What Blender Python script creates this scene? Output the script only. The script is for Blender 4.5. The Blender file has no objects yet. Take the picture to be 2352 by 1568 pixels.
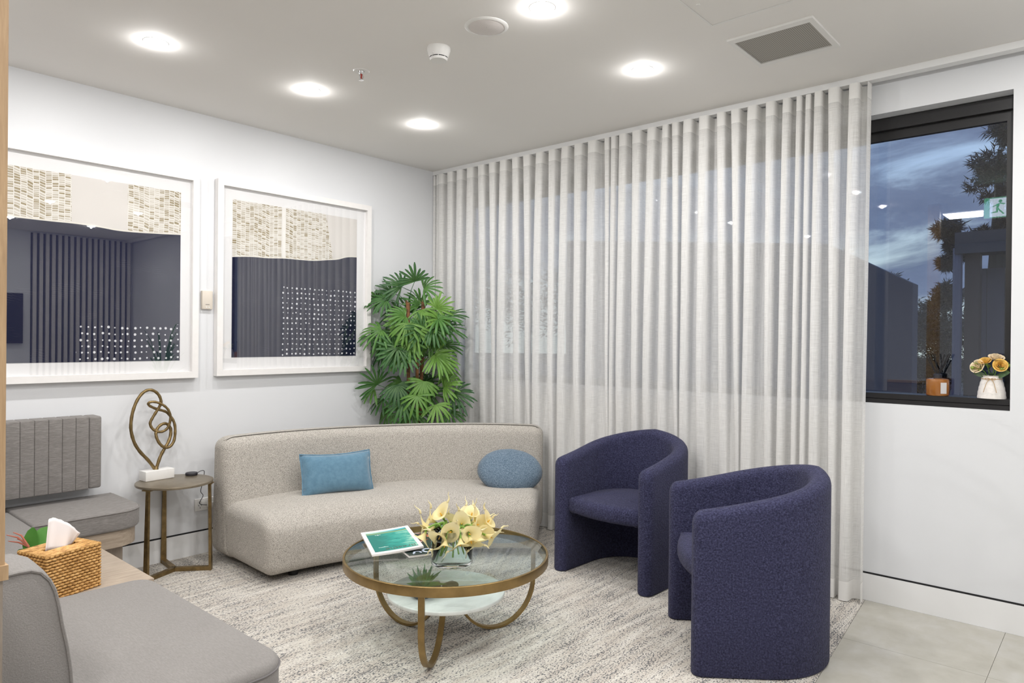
import bpy, bmesh, math, random
from mathutils import Vector, Matrix
R_ = math.radians
PI = math.pi
random.seed(7)
S = bpy.context.scene
C = S.collection
# ------------------------------------------------------------------ camera
F_PX = 1600.0
cam_d = bpy.data.cameras.new('camera')
cam_d.sensor_width = 36.0
cam_d.lens = F_PX / 2352 * 36.0
cam_d.clip_start = 0.05
cam = bpy.data.objects.new('camera', cam_d)
C.objects.link(cam)
fw = Vector((0.75113421, 0.66014134, -0.00328809))
rt = Vector((0.66013856, -0.7510837, 0.00950591))
up = Vector((-0.00380561, 0.00931081, 0.99994941))
cp = Vector((-3.94606, -4.26272, 1.33811))
cam.matrix_world = Matrix(((rt.x, up.x, -fw.x, cp.x), (rt.y, up.y, -fw.y, cp.y), (rt.z, up.z, -fw.z, cp.z), (0, 0, 0, 1)))
S.camera = cam
# ------------------------------------------------------------------ view, world
vs = S.view_settings
vs.view_transform = 'Standard'
vs.look = 'None'
vs.gamma = 1.0
vs.use_curve_mapping = False
vs.exposure = 0.0
DOWNLIGHT_W = 8.1
FILL_POINT_W = 2.5  # power of the fill point added under each downlight
PANEL_W = 26.0
LIGHT_COL = (1.0, 0.985, 0.97)
SKY_STRENGTH = 1.25


class G:
    """tiny node helper"""
    def __init__(s, nt):
        s.nt = nt

    def n(s, t, ins=None, **kw):
        nd = s.nt.nodes.new(t)
        for k, v in kw.items():
            setattr(nd, k, v)
        if ins:
            for k, v in ins.items():
                s.put(nd.inputs[k], v)
        return nd

    def put(s, sock, v):
        if isinstance(v, bpy.types.NodeSocket):
            s.nt.links.new(v, sock)
        else:
            sock.default_value = v

    def m(s, op, a, b=None, c=None, clamp=False):
        nd = s.nt.nodes.new('ShaderNodeMath')
        nd.operation = op
        nd.use_clamp = clamp
        for i, v in enumerate((a, b, c)):
            if v is not None:
                s.put(nd.inputs[i], v)
        return nd.outputs[0]

    def mix(s, f, a, b):
        nd = s.nt.nodes.new('ShaderNodeMix')
        nd.data_type = 'RGBA'
        s.put(nd.inputs[0], f)
        s.put(nd.inputs[6], a)
        s.put(nd.inputs[7], b)
        return nd.outputs[2]

    def ramp(s, f, stops, interp='LINEAR'):
        nd = s.nt.nodes.new('ShaderNodeValToRGB')
        cr = nd.color_ramp
        cr.interpolation = interp
        while len(cr.elements) < len(stops):
            cr.elements.new(0.5)
        for e, (p, c) in zip(cr.elements, stops):
            e.position = p
            e.color = c if len(c) == 4 else (*c, 1)
        s.put(nd.inputs[0], f)
        return nd.outputs[0]

    def noise(s, vec, scale, detail=2.0, rough=0.5, dist=0.0):
        nd = s.n('ShaderNodeTexNoise', {'Scale': scale, 'Detail': detail, 'Roughness': rough, 'Distortion': dist})
        if vec is not None:
            s.put(nd.inputs['Vector'], vec)
        return nd.outputs[0]

    def smooth(s, x, a, b):
        nd = s.nt.nodes.new('ShaderNodeMapRange')
        nd.interpolation_type = 'SMOOTHSTEP'
        s.put(nd.inputs[0], x)
        nd.inputs[1].default_value = a
        nd.inputs[2].default_value = b
        return nd.outputs[0]

    def scaled(s, vec, sx, sy, sz, rot=(0, 0, 0)):
        nd = s.n('ShaderNodeMapping')
        s.put(nd.inputs[0], vec)
        nd.inputs['Rotation'].default_value = rot
        nd.inputs['Scale'].default_value = (sx, sy, sz)
        return nd.outputs[0]


def c4(c):
    return (c[0], c[1], c[2], 1.0)


def make_world():
    w = bpy.data.worlds.new('dusk_sky')
    S.world = w
    w.use_nodes = True
    nt = w.node_tree
    nt.nodes.clear()
    g = G(nt)
    tc = g.n('ShaderNodeTexCoord').outputs['Generated']
    sep = g.n('ShaderNodeSeparateXYZ', {0: tc})
    z = sep.outputs[2]
    n1 = g.noise(g.scaled(tc, 2.2, 2.2, 8.0), 1.5, 7, 0.6, 0.5)
    clear = g.ramp(g.m('MULTIPLY', z, 1.0, clamp=True), [(0.0, (0.62, 0.70, 0.64)), (0.10, (0.58, 0.70, 0.72)), (0.22, (0.46, 0.61, 0.80)), (0.5, (0.30, 0.44, 0.70)), (1.0, (0.16, 0.25, 0.46))])
    band = g.m('SUBTRACT', 1.0, g.m('MULTIPLY', g.m('ABSOLUTE', g.m('SUBTRACT', z, 0.165)), 5.5))
    cloud = g.smooth(g.m('ADD', n1, g.m('MULTIPLY', band, 0.34)), 0.60, 0.80)
    shade = g.ramp(g.noise(g.scaled(tc, 4, 4, 11), 2.0, 5, 0.6), [(0.3, (0.085, 0.12, 0.22)), (0.7, (0.17, 0.22, 0.34))])
    col = g.mix(g.m('MULTIPLY', cloud, 0.95), clear, shade)
    below = g.m('LESS_THAN', z, -0.02)
    col = g.mix(below, col, c4((0.03, 0.035, 0.045)))
    bg = g.n('ShaderNodeBackground', {'Color': col, 'Strength': SKY_STRENGTH})
    out = g.n('ShaderNodeOutputWorld')
    nt.links.new(bg.outputs[0], out.inputs[0])


make_world()


# ------------------------------------------------------------------ mesh helpers
class MB:
    def __init__(s):
        s.v = []
        s.f = []

    def add(s, vs_, fs_):
        b = len(s.v)
        s.v += [tuple(p) for p in vs_]
        s.f += [tuple(i + b for i in f) for f in fs_]
        return s

    def box(s, x0, x1, y0, y1, z0, z1):
        x0, x1 = min(x0, x1), max(x0, x1)
        y0, y1 = min(y0, y1), max(y0, y1)
        z0, z1 = min(z0, z1), max(z0, z1)
        return s.add([(x0, y0, z0), (x1, y0, z0), (x1, y1, z0), (x0, y1, z0), (x0, y0, z1), (x1, y0, z1), (x1, y1, z1), (x0, y1, z1)],
                     [(0, 3, 2, 1), (4, 5, 6, 7), (0, 1, 5, 4), (1, 2, 6, 5), (2, 3, 7, 6), (3, 0, 4, 7)])

    def obox(s, c, ax, ay, az, hx, hy, hz):
        c, ax, ay, az = Vector(c), Vector(ax), Vector(ay), Vector(az)
        P = [c + ax * (hx * i) + ay * (hy * j) + az * (hz * k) for k in (-1, 1) for i, j in ((-1, -1), (1, -1), (1, 1), (-1, 1))]
        return s.add(P, [(0, 3, 2, 1), (4, 5, 6, 7), (0, 1, 5, 4), (1, 2, 6, 5), (2, 3, 7, 6), (3, 0, 4, 7)])

    def tube(s, pts, r, seg=8, cap=True):
        pts = [Vector(p) for p in pts]
        n = len(pts)
        rs = r if isinstance(r, (list, tuple)) else [r] * n
        t0 = (pts[1] - pts[0]).normalized()
        a = t0.orthogonal().normalized()
        V = []
        for i, p in enumerate(pts):
            t = (pts[min(i + 1, n - 1)] - pts[max(i - 1, 0)]).normalized()
            a = (a - t * a.dot(t))
            a = a.normalized() if a.length > 1e-6 else t.orthogonal().normalized()
            b = t.cross(a)
            for k in range(seg):
                an = 2 * PI * k / seg
                V.append(p + (a * math.cos(an) + b * math.sin(an)) * rs[i])
        Fs = []
        for i in range(n - 1):
            for k in range(seg):
                k2 = (k + 1) % seg
                Fs.append((i * seg + k, i * seg + k2, (i + 1) * seg + k2, (i + 1) * seg + k))
        if cap:
            Fs.append(tuple(reversed(range(seg))))
            Fs.append(tuple((n - 1) * seg + k for k in range(seg)))
        return s.add(V, Fs)

    def bar(s, pts, side, w, t):
        """rectangular bar swept along pts; side = constant sideways vector, w along it, t in the sweep plane"""
        pts = [Vector(p) for p in pts]
        side = Vector(side).normalized()
        n = len(pts)
        ws = w if isinstance(w, (list, tuple)) else [w] * n
        V = []
        for i, p in enumerate(pts):
            d = (pts[min(i + 1, n - 1)] - pts[max(i - 1, 0)]).normalized()
            nn = side.cross(d).normalized()
            for a, b in ((-1, -1), (1, -1), (1, 1), (-1, 1)):
                V.append(p + side * (a * ws[i] / 2) + nn * (b * t / 2))
        Fs = []
        for i in range(n - 1):
            for k in range(4):
                k2 = (k + 1) % 4
                Fs.append((i * 4 + k, i * 4 + k2, (i + 1) * 4 + k2, (i + 1) * 4 + k))
        Fs += [(3, 2, 1, 0), tuple((n - 1) * 4 + k for k in range(4))]
        return s.add(V, Fs)

    def lathe(s, prof, seg=32, c=(0, 0, 0), close=False):
        """prof: list of (r, z); caps where r == 0"""
        V = []
        Fs = []
        idx = []
        for r, z in prof:
            if r <= 1e-7:
                idx.append([len(V)])
                V.append((c[0], c[1], c[2] + z))
            else:
                row = []
                for k in range(seg):
                    an = 2 * PI * k / seg
                    row.append(len(V))
                    V.append((c[0] + r * math.cos(an), c[1] + r * math.sin(an), c[2] + z))
                idx.append(row)
        pairs = list(zip(idx[:-1], idx[1:]))
        if close:
            pairs.append((idx[-1], idx[0]))
        for A, B in pairs:
            for k in range(seg):
                k2 = (k + 1) % seg
                if len(A) == 1 and len(B) == 1:
                    continue
                if len(A) == 1:
                    Fs.append((A[0], B[k2], B[k]))
                elif len(B) == 1:
                    Fs.append((A[k], A[k2], B[0]))
                else:
                    Fs.append((A[k], A[k2], B[k2], B[k]))
        return s.add(V, Fs)

    def rprism(s, outline, z0, z1, r, seg=5, crown=0.0):
        """rounded-edge prism from a ccw outline"""
        O = [Vector((p[0], p[1])) for p in outline]
        n = len(O)
        nor = []
        for i in range(n):
            d = (O[(i + 1) % n] - O[i - 1]).normalized()
            nor.append(Vector((d.y, -d.x)))
        prof = []
        for k in range(seg + 1):
            a = PI / 2 * k / seg
            prof.append((r * (1 - math.sin(a)), z0 + r * (1 - math.cos(a))))
        for k in range(seg + 1):
            a = PI / 2 * k / seg
            prof.append((r * (1 - math.cos(a)), z1 - r * (1 - math.sin(a))))
        V = []
        for ins, z in prof:
            for i in range(n):
                p = O[i] - nor[i] * ins
                V.append((p.x, p.y, z))
        Fs = []
        m_ = len(prof)
        for j in range(m_ - 1):
            for i in range(n):
                i2 = (i + 1) % n
                Fs.append((j * n + i, j * n + i2, (j + 1) * n + i2, (j + 1) * n + i))
        Fs.append(tuple(reversed(range(n))))
        # top: shrink rings towards centroid for crown
        cx = sum(p.x for p in O) / n
        cy = sum(p.y for p in O) / n
        last = (m_ - 1) * n
        rings = 3 if crown else 0
        for q in range(1, rings + 1):
            t = q / (rings + 1)
            b = len(V)
            for i in range(n):
                x, y, _ = V[(m_ - 1) * n + i]
                V.append((x + (cx - x) * t, y + (cy - y) * t, z1 + crown * (1 - (1 - t) ** 2)))
            for i in range(n):
                i2 = (i + 1) % n
                Fs.append((last + i, last + i2, b + i2, b + i))
            last = b
        b = len(V)
        V.append((cx, cy, z1 + crown))
        for i in range(n):
            Fs.append((last + i, last + (i + 1) % n, b))
        return s.add(V, Fs)

    def rgrid(s, L, D, H, r, cuts=(8, 4, 3), seg=4, fn=None):
        """rounded box centred on the origin, grid faces, optional deform fn(p)->p"""
        def ticks(h, n):
            core = [-(h - r) + 2 * (h - r) * i / n for i in range(n + 1)]
            lo = [-h + r * (1 - math.cos(PI / 2 * k / seg)) for k in range(seg)]
            return lo + core + [-x for x in reversed(lo)]
        X, Y, Z = ticks(L / 2, cuts[0]), ticks(D / 2, cuts[1]), ticks(H / 2, cuts[2])
        key = {}
        V = []
        Fs = []

        def vid(x, y, z):
            k = (round(x, 5), round(y, 5), round(z, 5))
            if k not in key:
                c = Vector((max(-(L / 2 - r), min(L / 2 - r, x)), max(-(D / 2 - r), min(D / 2 - r, y)), max(-(H / 2 - r), min(H / 2 - r, z))))
                d = Vector((x, y, z)) - c
                p = c + d.normalized() * r if d.length > 1e-9 else c
                if fn:
                    p = fn(p)
                key[k] = len(V)
                V.append(tuple(p))
            return key[k]

        def face(us, vs_, mk, flip):
            for i in range(len(us) - 1):
                for j in range(len(vs_) - 1):
                    q = [vid(*mk(us[i], vs_[j])), vid(*mk(us[i + 1], vs_[j])), vid(*mk(us[i + 1], vs_[j + 1])), vid(*mk(us[i], vs_[j + 1]))]
                    Fs.append(tuple(reversed(q)) if flip else tuple(q))
        face(X, Y, lambda a, b: (a, b, H / 2), False)
        face(X, Y, lambda a, b: (a, b, -H / 2), True)
        face(X, Z, lambda a, b: (a, -D / 2, b), False)
        face(X, Z, lambda a, b: (a, D / 2, b), True)
        face(Y, Z, lambda a, b: (L / 2, a, b), False)
        face(Y, Z, lambda a, b: (-L / 2, a, b), True)
        return s.add(V, Fs)

    def xf(s, M):
        s.v = [tuple(M @ Vector(p)) for p in s.v]
        return s

    def build(s, name, mat=None, parent=None, smooth=35, loc=None):
        me = bpy.data.meshes.new(name)
        me.from_pydata(s.v, [], s.f)
        me.validate()
        me.update()
        if mat is not None:
            for mm in (mat if isinstance(mat, (list, tuple)) else [mat]):
                me.materials.append(mm)
        if smooth:
            me.shade_smooth()
            if smooth < 180:
                me.set_sharp_from_angle(angle=R_(smooth))
        o = bpy.data.objects.new(name, me)
        C.objects.link(o)
        if parent is not None:
            o.parent = parent
        if loc is not None:
            o.location = loc
        return o


def thing(name, label, cat, loc=(0, 0, 0), rotz=0.0, group=None):
    o = bpy.data.objects.new(name, None)
    o.empty_display_size = 0.1
    C.objects.link(o)
    o.location = loc
    o.rotation_euler = (0, 0, rotz)
    o['label'] = label
    o['category'] = cat
    if group:
        o['group'] = group
    return o


def tag(o, label, cat, group=None):
    o['label'] = label
    o['category'] = cat
    if group:
        o['group'] = group
    return o


def struct(o, label=None, cat=None):
    o['kind'] = 'structure'
    if label:
        o['label'] = label
    if cat:
        o['category'] = cat
    return o


def dup(root, loc, rotz=None, label=None):
    r = root.copy()
    C.objects.link(r)
    r.location = loc
    if rotz is not None:
        r.rotation_euler = (0, 0, rotz)
    if label:
        r['label'] = label
    for ch in list(root.children):
        c = ch.copy()
        C.objects.link(c)
        c.parent = r
        for gch in list(ch.children):
            d = gch.copy()
            C.objects.link(d)
            d.parent = c
    return r


def circle(cx, cy, r, n=48):
    return [(cx + r * math.cos(2 * PI * i / n), cy + r * math.sin(2 * PI * i / n)) for i in range(n)]


def rrect(x0, x1, y0, y1, rs, n=8):
    """ccw rounded rectangle; rs = radii at (x0y0, x1y0, x1y1, x0y1)"""
    pts = []
    for (cx, cy, a0), r in zip(((x0, y0, 180), (x1, y0, 270), (x1, y1, 0), (x0, y1, 90)), rs):
        sx = 1 if cx == x0 else -1
        sy = 1 if cy == y0 else -1
        for k in range(n + 1):
            a = R_(a0 + 90 * k / n)
            pts.append((cx + sx * r + r * math.cos(a), cy + sy * r + r * math.sin(a)))
    # subdivide long straight edges a little
    out = []
    for i in range(len(pts)):
        a, b = Vector(pts[i]), Vector(pts[(i + 1) % len(pts)])
        m_ = max(1, int((b - a).length / 0.12))
        for k in range(m_):
            q = a + (b - a) * (k / m_)
            if not out or (Vector(out[-1]) - q).length > 1e-5:
                out.append((q.x, q.y))
    return out


def catmull(pts, sub=6):
    P = [Vector(p) for p in pts]
    out = []
    n = len(P)
    for i in range(n - 1):
        p0, p1, p2, p3 = P[max(i - 1, 0)], P[i], P[i + 1], P[min(i + 2, n - 1)]
        for k in range(sub):
            t = k / sub
            out.append(0.5 * ((2 * p1) + (p2 - p0) * t + (2 * p0 - 5 * p1 + 4 * p2 - p3) * t * t + (3 * p1 - p0 - 3 * p2 + p3) * t ** 3))
    out.append(P[-1])
    return out


# ------------------------------------------------------------------ materials
def newmat(name):
    m = bpy.data.materials.new(name)
    m.use_nodes = True
    nt = m.node_tree
    b = nt.nodes['Principled BSDF']
    return m, G(nt), b


def plain(name, col, rough=0.5, metal=0.0, spec=0.5, var=0.0, vscale=40, bump=0.0, bscale=200, sheen=0.0):
    m, g, b = newmat(name)
    b.inputs['Roughness'].default_value = rough
    b.inputs['Metallic'].default_value = metal
    b.inputs['Specular IOR Level'].default_value = spec
    if sheen:
        b.inputs['Sheen Weight'].default_value = sheen
    tc = g.n('ShaderNodeTexCoord').outputs['Object']
    if var:
        nz = g.noise(tc, vscale, 3, 0.6)
        lo = tuple(c * (1 - var) for c in col)
        hi = tuple(min(1, c * (1 + var)) for c in col)
        g.put(b.inputs['Base Color'], g.ramp(nz, [(0.3, lo), (0.7, hi)]))
    else:
        b.inputs['Base Color'].default_value = c4(col)
    if bump:
        nz = g.noise(tc, bscale, 2, 0.6)
        bp = g.n('ShaderNodeBump', {'Strength': bump, 'Distance': 0.004, 'Height': nz})
        g.nt.links.new(bp.outputs[0], b.inputs['Normal'])
    return m


def fabric(name, base, dark, light, scale, bump, stretch=(1, 1, 1), rough=0.95, sheen=0.2, lo=0.35, hi=0.65):
    m, g, b = newmat(name)
    b.inputs['Roughness'].default_value = rough
    b.inputs['Specular IOR Level'].default_value = 0.15
    b.inputs['Sheen Weight'].default_value = sheen
    tc = g.n('ShaderNodeTexCoord').outputs['Object']
    v = g.scaled(tc, *stretch)
    nz = g.noise(v, scale, 3, 0.65)
    big = g.noise(tc, 5, 2, 0.5)
    col = g.ramp(nz, [(lo, dark), (0.5, base), (hi, light)])
    col = g.mix(g.m('MULTIPLY', g.m('SUBTRACT', big, 0.35), 0.5, clamp=True), col, c4(tuple(c * 0.8 for c in base)))
    g.put(b.inputs['Base Color'], col)
    nb = g.noise(v, scale * 0.9, 2, 0.7)
    bp = g.n('ShaderNodeBump', {'Strength': bump, 'Distance': 0.006, 'Height': nb})
    g.nt.links.new(bp.outputs[0], b.inputs['Normal'])
    return m


def timber(name, base, dark, stretch, rough=0.45):
    m, g, b = newmat(name)
    b.inputs['Roughness'].default_value = rough
    b.inputs['Specular IOR Level'].default_value = 0.35
    tc = g.n('ShaderNodeTexCoord').outputs['Object']
    v = g.scaled(tc, *stretch)
    n1 = g.noise(v, 6, 5, 0.65, 0.6)
    n2 = g.noise(v, 30, 3, 0.6)
    f = g.m('ADD', g.m('MULTIPLY', n1, 0.7), g.m('MULTIPLY', n2, 0.3))
    g.put(b.inputs['Base Color'], g.ramp(f, [(0.35, dark), (0.6, base), (0.8, tuple(min(1, c * 1.12) for c in base))]))
    return m


def thin_glass(name, tint=(1, 1, 1), ior=1.5, rough=0.0):
    m = bpy.data.materials.new(name)
    m.use_nodes = True
    nt = m.node_tree
    nt.nodes.clear()
    g = G(nt)
    lw = g.n('ShaderNodeLayerWeight', {'Blend': 0.5}).outputs['Facing']
    f0 = ((ior - 1) / (ior + 1)) ** 2
    fr = g.m('ADD', f0, g.m('MULTIPLY', 1 - f0, g.m('POWER', lw, 5.0)))
    tr = g.n('ShaderNodeBsdfTransparent', {'Color': c4(tint)})
    gl = g.n('ShaderNodeBsdfGlossy', {'Color': (1, 1, 1, 1), 'Roughness': rough})
    mx = g.n('ShaderNodeMixShader')
    nt.links.new(fr, mx.inputs[0])
    nt.links.new(tr.outputs[0], mx.inputs[1])
    nt.links.new(gl.outputs[0], mx.inputs[2])
    out = g.n('ShaderNodeOutputMaterial')
    nt.links.new(mx.outputs[0], out.inputs[0])
    return m


def emit(name, col, st):
    m, g, b = newmat(name)
    b.inputs['Base Color'].default_value = (0.8, 0.8, 0.8, 1)
    b.inputs['Emission Color'].default_value = c4(col)
    b.inputs['Emission Strength'].default_value = st
    return m


M = {}
M['wall'] = plain('wall_paint', (0.735, 0.745, 0.765), 0.42, spec=0.35, var=0.006, vscale=3)
M['ceiling'] = plain('ceiling_paint', (0.845, 0.825, 0.80), 0.85, spec=0.2, var=0.006, vscale=2)
M['skirting'] = plain('skirting_paint', (0.82, 0.82, 0.82), 0.38, spec=0.4)
M['black_gap'] = plain('black_shadow_gap', (0.006, 0.006, 0.008), 0.6)
M['black_frame'] = plain('black_aluminium', (0.014, 0.013, 0.014), 0.4, spec=0.4, var=0.15, vscale=10)
M['white_plastic'] = plain('white_plastic', (0.80, 0.79, 0.77), 0.4)
M['cream_plastic'] = plain('cream_plastic', (0.66, 0.60, 0.52), 0.45)
M['dark_plastic'] = plain('dark_plastic', (0.025, 0.024, 0.03), 0.45)
M['frame_white'] = plain('white_timber_frame', (0.82, 0.80, 0.785), 0.5, var=0.02, vscale=30)
M['mount'] = plain('white_mount_board', (0.85, 0.845, 0.85), 0.85, spec=0.2)
M['bronze'] = plain('brushed_bronze', (0.30, 0.205, 0.085), 0.38, metal=0.85, var=0.18, vscale=14)
M['bronze_dark'] = plain('aged_bronze', (0.23, 0.16, 0.07), 0.42, metal=0.8, var=0.3, vscale=25, bump=0.15, bscale=60)
M['table_top'] = plain('bronze_sheet', (0.24, 0.20, 0.145), 0.38, metal=0.6, var=0.12, vscale=20)
M['sofa'] = fabric('oatmeal_boucle', (0.47, 0.44, 0.395), (0.15, 0.13, 0.115), (0.72, 0.685, 0.63), 300, 0.5, sheen=0.1, lo=0.33, hi=0.68)
M['navy'] = fabric('navy_boucle', (0.037, 0.038, 0.082), (0.015, 0.015, 0.038), (0.077, 0.078, 0.152), 140, 1.0, sheen=0.06, lo=0.3, hi=0.72)
M['bench'] = fabric('grey_weave', (0.225, 0.21, 0.20), (0.19, 0.177, 0.167), (0.265, 0.25, 0.238), 160, 0.25, stretch=(0.22, 1, 1.6), sheen=0.1)
M['bench_y'] = fabric('grey_weave_turned', (0.235, 0.222, 0.212), (0.218, 0.206, 0.196), (0.254, 0.241, 0.23), 240, 0.25, stretch=(1.2, 0.3, 1.2), sheen=0.1)
M['piping'] = plain('grey_piping', (0.16, 0.15, 0.15), 0.9)
M['velvet'] = fabric('blue_velvet', (0.115, 0.225, 0.315), (0.10, 0.20, 0.285), (0.135, 0.25, 0.345), 35, 0.08, sheen=0.55)
M['chenille'] = fabric('slate_blue_chenille', (0.135, 0.195, 0.26), (0.075, 0.115, 0.165), (0.225, 0.29, 0.36), 170, 0.7, sheen=0.2)
M['timber'] = timber('grey_oak_laminate', (0.42, 0.345, 0.27), (0.30, 0.24, 0.185), (1.2, 14, 14))
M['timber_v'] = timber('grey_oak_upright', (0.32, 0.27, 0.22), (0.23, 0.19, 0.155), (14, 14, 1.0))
M['oak'] = timber('oak_veneer', (0.50, 0.345, 0.20), (0.36, 0.235, 0.13), (10, 10, 0.7))
M['glass'] = thin_glass('clear_glass', (0.94, 0.97, 0.96), 1.5)
M['table_glass'] = thin_glass('table_glass', (0.88, 0.935, 0.925), 1.5)
M['window_glass'] = thin_glass('window_glass', (0.86, 0.89, 0.93), 1.62)
M['art_glass'] = thin_glass('picture_glass', (0.99, 0.99, 0.99), 1.75)
mg_, gg_, bg_ = newmat('vase_glass')
bg_.inputs['Base Color'].default_value = (0.95, 0.97, 0.97, 1)
bg_.inputs['Roughness'].default_value = 0.0
bg_.inputs['IOR'].default_value = 1.45
bg_.inputs['Transmission Weight'].default_value = 1.0
M['vase_glass'] = mg_
M['foot'] = plain('black_foot', (0.01, 0.01, 0.01), 0.5)
M['lily'] = None
M['stem'] = plain('green_stem', (0.17, 0.32, 0.05), 0.45, var=0.25, vscale=30)
M['stem_tip'] = plain('fresh_green_stem', (0.28, 0.55, 0.05), 0.45)
M['spadix'] = plain('yellow_spadix', (0.80, 0.45, 0.05), 0.6)
M['trunk'] = plain('palm_fibre', (0.21, 0.095, 0.04), 0.85, var=0.6, vscale=35, bump=0.6, bscale=60)
M['pot'] = plain('charcoal_pot', (0.06, 0.06, 0.065), 0.6)
M['soil'] = plain('potting_soil', (0.03, 0.022, 0.016), 0.95, var=0.4, vscale=80)
M['white_stone'] = plain('white_marble_block', (0.80, 0.79, 0.77), 0.4, var=0.03, vscale=12)
M['paper'] = plain('magazine_paper', (0.80, 0.74, 0.72), 0.6)
M['tissue'] = plain('tissue_paper', (0.88, 0.83, 0.82), 0.9, spec=0.1)
M['amber'] = None
M['reed'] = plain('black_reed', (0.012, 0.011, 0.012), 0.8)
M['lens'] = emit('downlight_lens', (1.0, 0.985, 0.96), 30.0)
M['led_panel'] = emit('led_panel_face', (1.0, 0.97, 0.98), 4.0)
M['grille'] = None
M['red_bulb'] = plain('red_bulb', (0.45, 0.04, 0.03), 0.2)
M['chrome'] = plain('chrome', (0.75, 0.75, 0.75), 0.2, metal=1.0)
M['tv'] = plain('television_screen', (0.012, 0.012, 0.016), 0.15)


def mat_leaf(name, a, b_, c):
    m, g, b = newmat(name)
    b.inputs['Roughness'].default_value = 0.42
    b.inputs['Specular IOR Level'].default_value = 0.4
    oi = g.n('ShaderNodeObjectInfo').outputs['Random']
    tc = g.n('ShaderNodeTexCoord').outputs['Object']
    nz = g.noise(tc, 18, 3, 0.6)
    f = g.m('ADD', g.m('MULTIPLY', oi, 0.60), g.m('ADD', g.m('MULTIPLY', nz, 0.28), g.m('MULTIPLY', g.noise(tc, 120, 2, 0.6), 0.12)))
    vein = g.n('ShaderNodeAttribute', attribute_name='vein').outputs['Fac']
    g.put(b.inputs['Base Color'], g.mix(g.m('MULTIPLY', g.m('POWER', vein, 1.6), 0.5), g.ramp(f, [(0.15, a), (0.5, b_), (0.9, c)]), c4((0.24, 0.38, 0.09))))
    tl = g.n('ShaderNodeBsdfTranslucent')
    g.put(tl.inputs[0], g.ramp(f, [(0.15, tuple(x * 1.2 for x in a)), (0.9, c)]))
    mx = g.n('ShaderNodeMixShader', {0: 0.18})
    out = g.nt.nodes['Material Output']
    g.nt.links.new(b.outputs[0], mx.inputs[1])
    g.nt.links.new(tl.outputs[0], mx.inputs[2])
    g.nt.links.new(mx.outputs[0], out.inputs[0])
    return m


M['palm'] = mat_leaf('palm_leaf_green', (0.018, 0.075, 0.026), (0.045, 0.155, 0.03), (0.17, 0.33, 0.05))
M['succulent'] = mat_leaf('succulent_green', (0.03, 0.16, 0.03), (0.05, 0.24, 0.05), (0.10, 0.36, 0.08))
M['orchid_leaf'] = mat_leaf('orchid_leaf_green', (0.06, 0.21, 0.03), (0.09, 0.27, 0.05), (0.14, 0.34, 0.08))
M['dark_tree'] = mat_leaf('dusk_foliage', (0.02, 0.02, 0.02), (0.03, 0.03, 0.028), (0.045, 0.045, 0.04))
M['conifer'] = mat_leaf('dusk_needles', (0.018, 0.018, 0.028), (0.024, 0.024, 0.036), (0.034, 0.034, 0.048))
M['red_root'] = plain('red_aerial_root', (0.45, 0.13, 0.08), 0.6)
M['bark'] = plain('dark_bark', (0.03, 0.025, 0.02), 0.9)


def mat_lily():
    m, g, b = newmat('calla_petal')
    b.inputs['Roughness'].default_value = 0.5
    b.inputs['Specular IOR Level'].default_value = 0.25
    tc = g.n('ShaderNodeTexCoord').outputs['Object']
    sep = g.n('ShaderNodeSeparateXYZ', {0: tc})
    col = g.ramp(g.m('MULTIPLY', sep.outputs[2], 14.0, clamp=True), [(0.0, (0.45, 0.58, 0.12)), (0.14, (0.88, 0.78, 0.40)), (0.5, (0.91, 0.80, 0.47)), (1.0, (0.93, 0.86, 0.60))])
    nz = g.noise(tc, 30, 2, 0.5)
    col = g.mix(g.m('MULTIPLY', nz, 0.25), col, c4((0.88, 0.74, 0.36)))
    g.put(b.inputs['Base Color'], col)
    tl = g.n('ShaderNodeBsdfTranslucent')
    g.put(tl.inputs[0], col)
    mx = g.n('ShaderNodeMixShader', {0: 0.3})
    out = g.nt.nodes['Material Output']
    g.nt.links.new(b.outputs[0], mx.inputs[1])
    g.nt.links.new(tl.outputs[0], mx.inputs[2])
    g.nt.links.new(mx.outputs[0], out.inputs[0])
    return m


M['lily'] = mat_lily()


def mat_amber():
    m, g, b = newmat('amber_glass')
    b.inputs['Base Color'].default_value = (0.62, 0.25, 0.06, 1)
    b.inputs['Roughness'].default_value = 0.08
    b.inputs['Transmission Weight'].default_value = 0.55
    return m


M['amber'] = mat_amber()


def mat_grille():
    m, g, b = newmat('perforated_grille')
    b.inputs['Roughness'].default_value = 0.6
    tc = g.n('ShaderNodeTexCoord').outputs['Object']
    sep = g.n('ShaderNodeSeparateXYZ', {0: tc})
    fx = g.m('FRACT', g.m('MULTIPLY', sep.outputs[0], 120.0))
    fy = g.m('FRACT', g.m('MULTIPLY', sep.outputs[1], 120.0))
    hole = g.m('MULTIPLY', g.m('GREATER_THAN', fx, 0.45), g.m('GREATER_THAN', fy, 0.45))
    g.put(b.inputs['Base Color'], g.mix(hole, c4((0.42, 0.40, 0.36)), c4((0.12, 0.11, 0.10))))
    return m


M['grille'] = mat_grille()


def mat_speaker():
    m, g, b = newmat('speaker_mesh')
    b.inputs['Roughness'].default_value = 0.7
    tc = g.n('ShaderNodeTexCoord').outputs['Object']
    ln = g.n('ShaderNodeVectorMath', {0: tc}, operation='LENGTH').outputs['Value']
    f = g.m('FRACT', g.m('MULTIPLY', ln, 160.0))
    g.put(b.inputs['Base Color'], g.mix(g.m('GREATER_THAN', f, 0.6), c4((0.76, 0.72, 0.70)), c4((0.66, 0.61, 0.595))))
    return m


M['speaker'] = mat_speaker()


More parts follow.
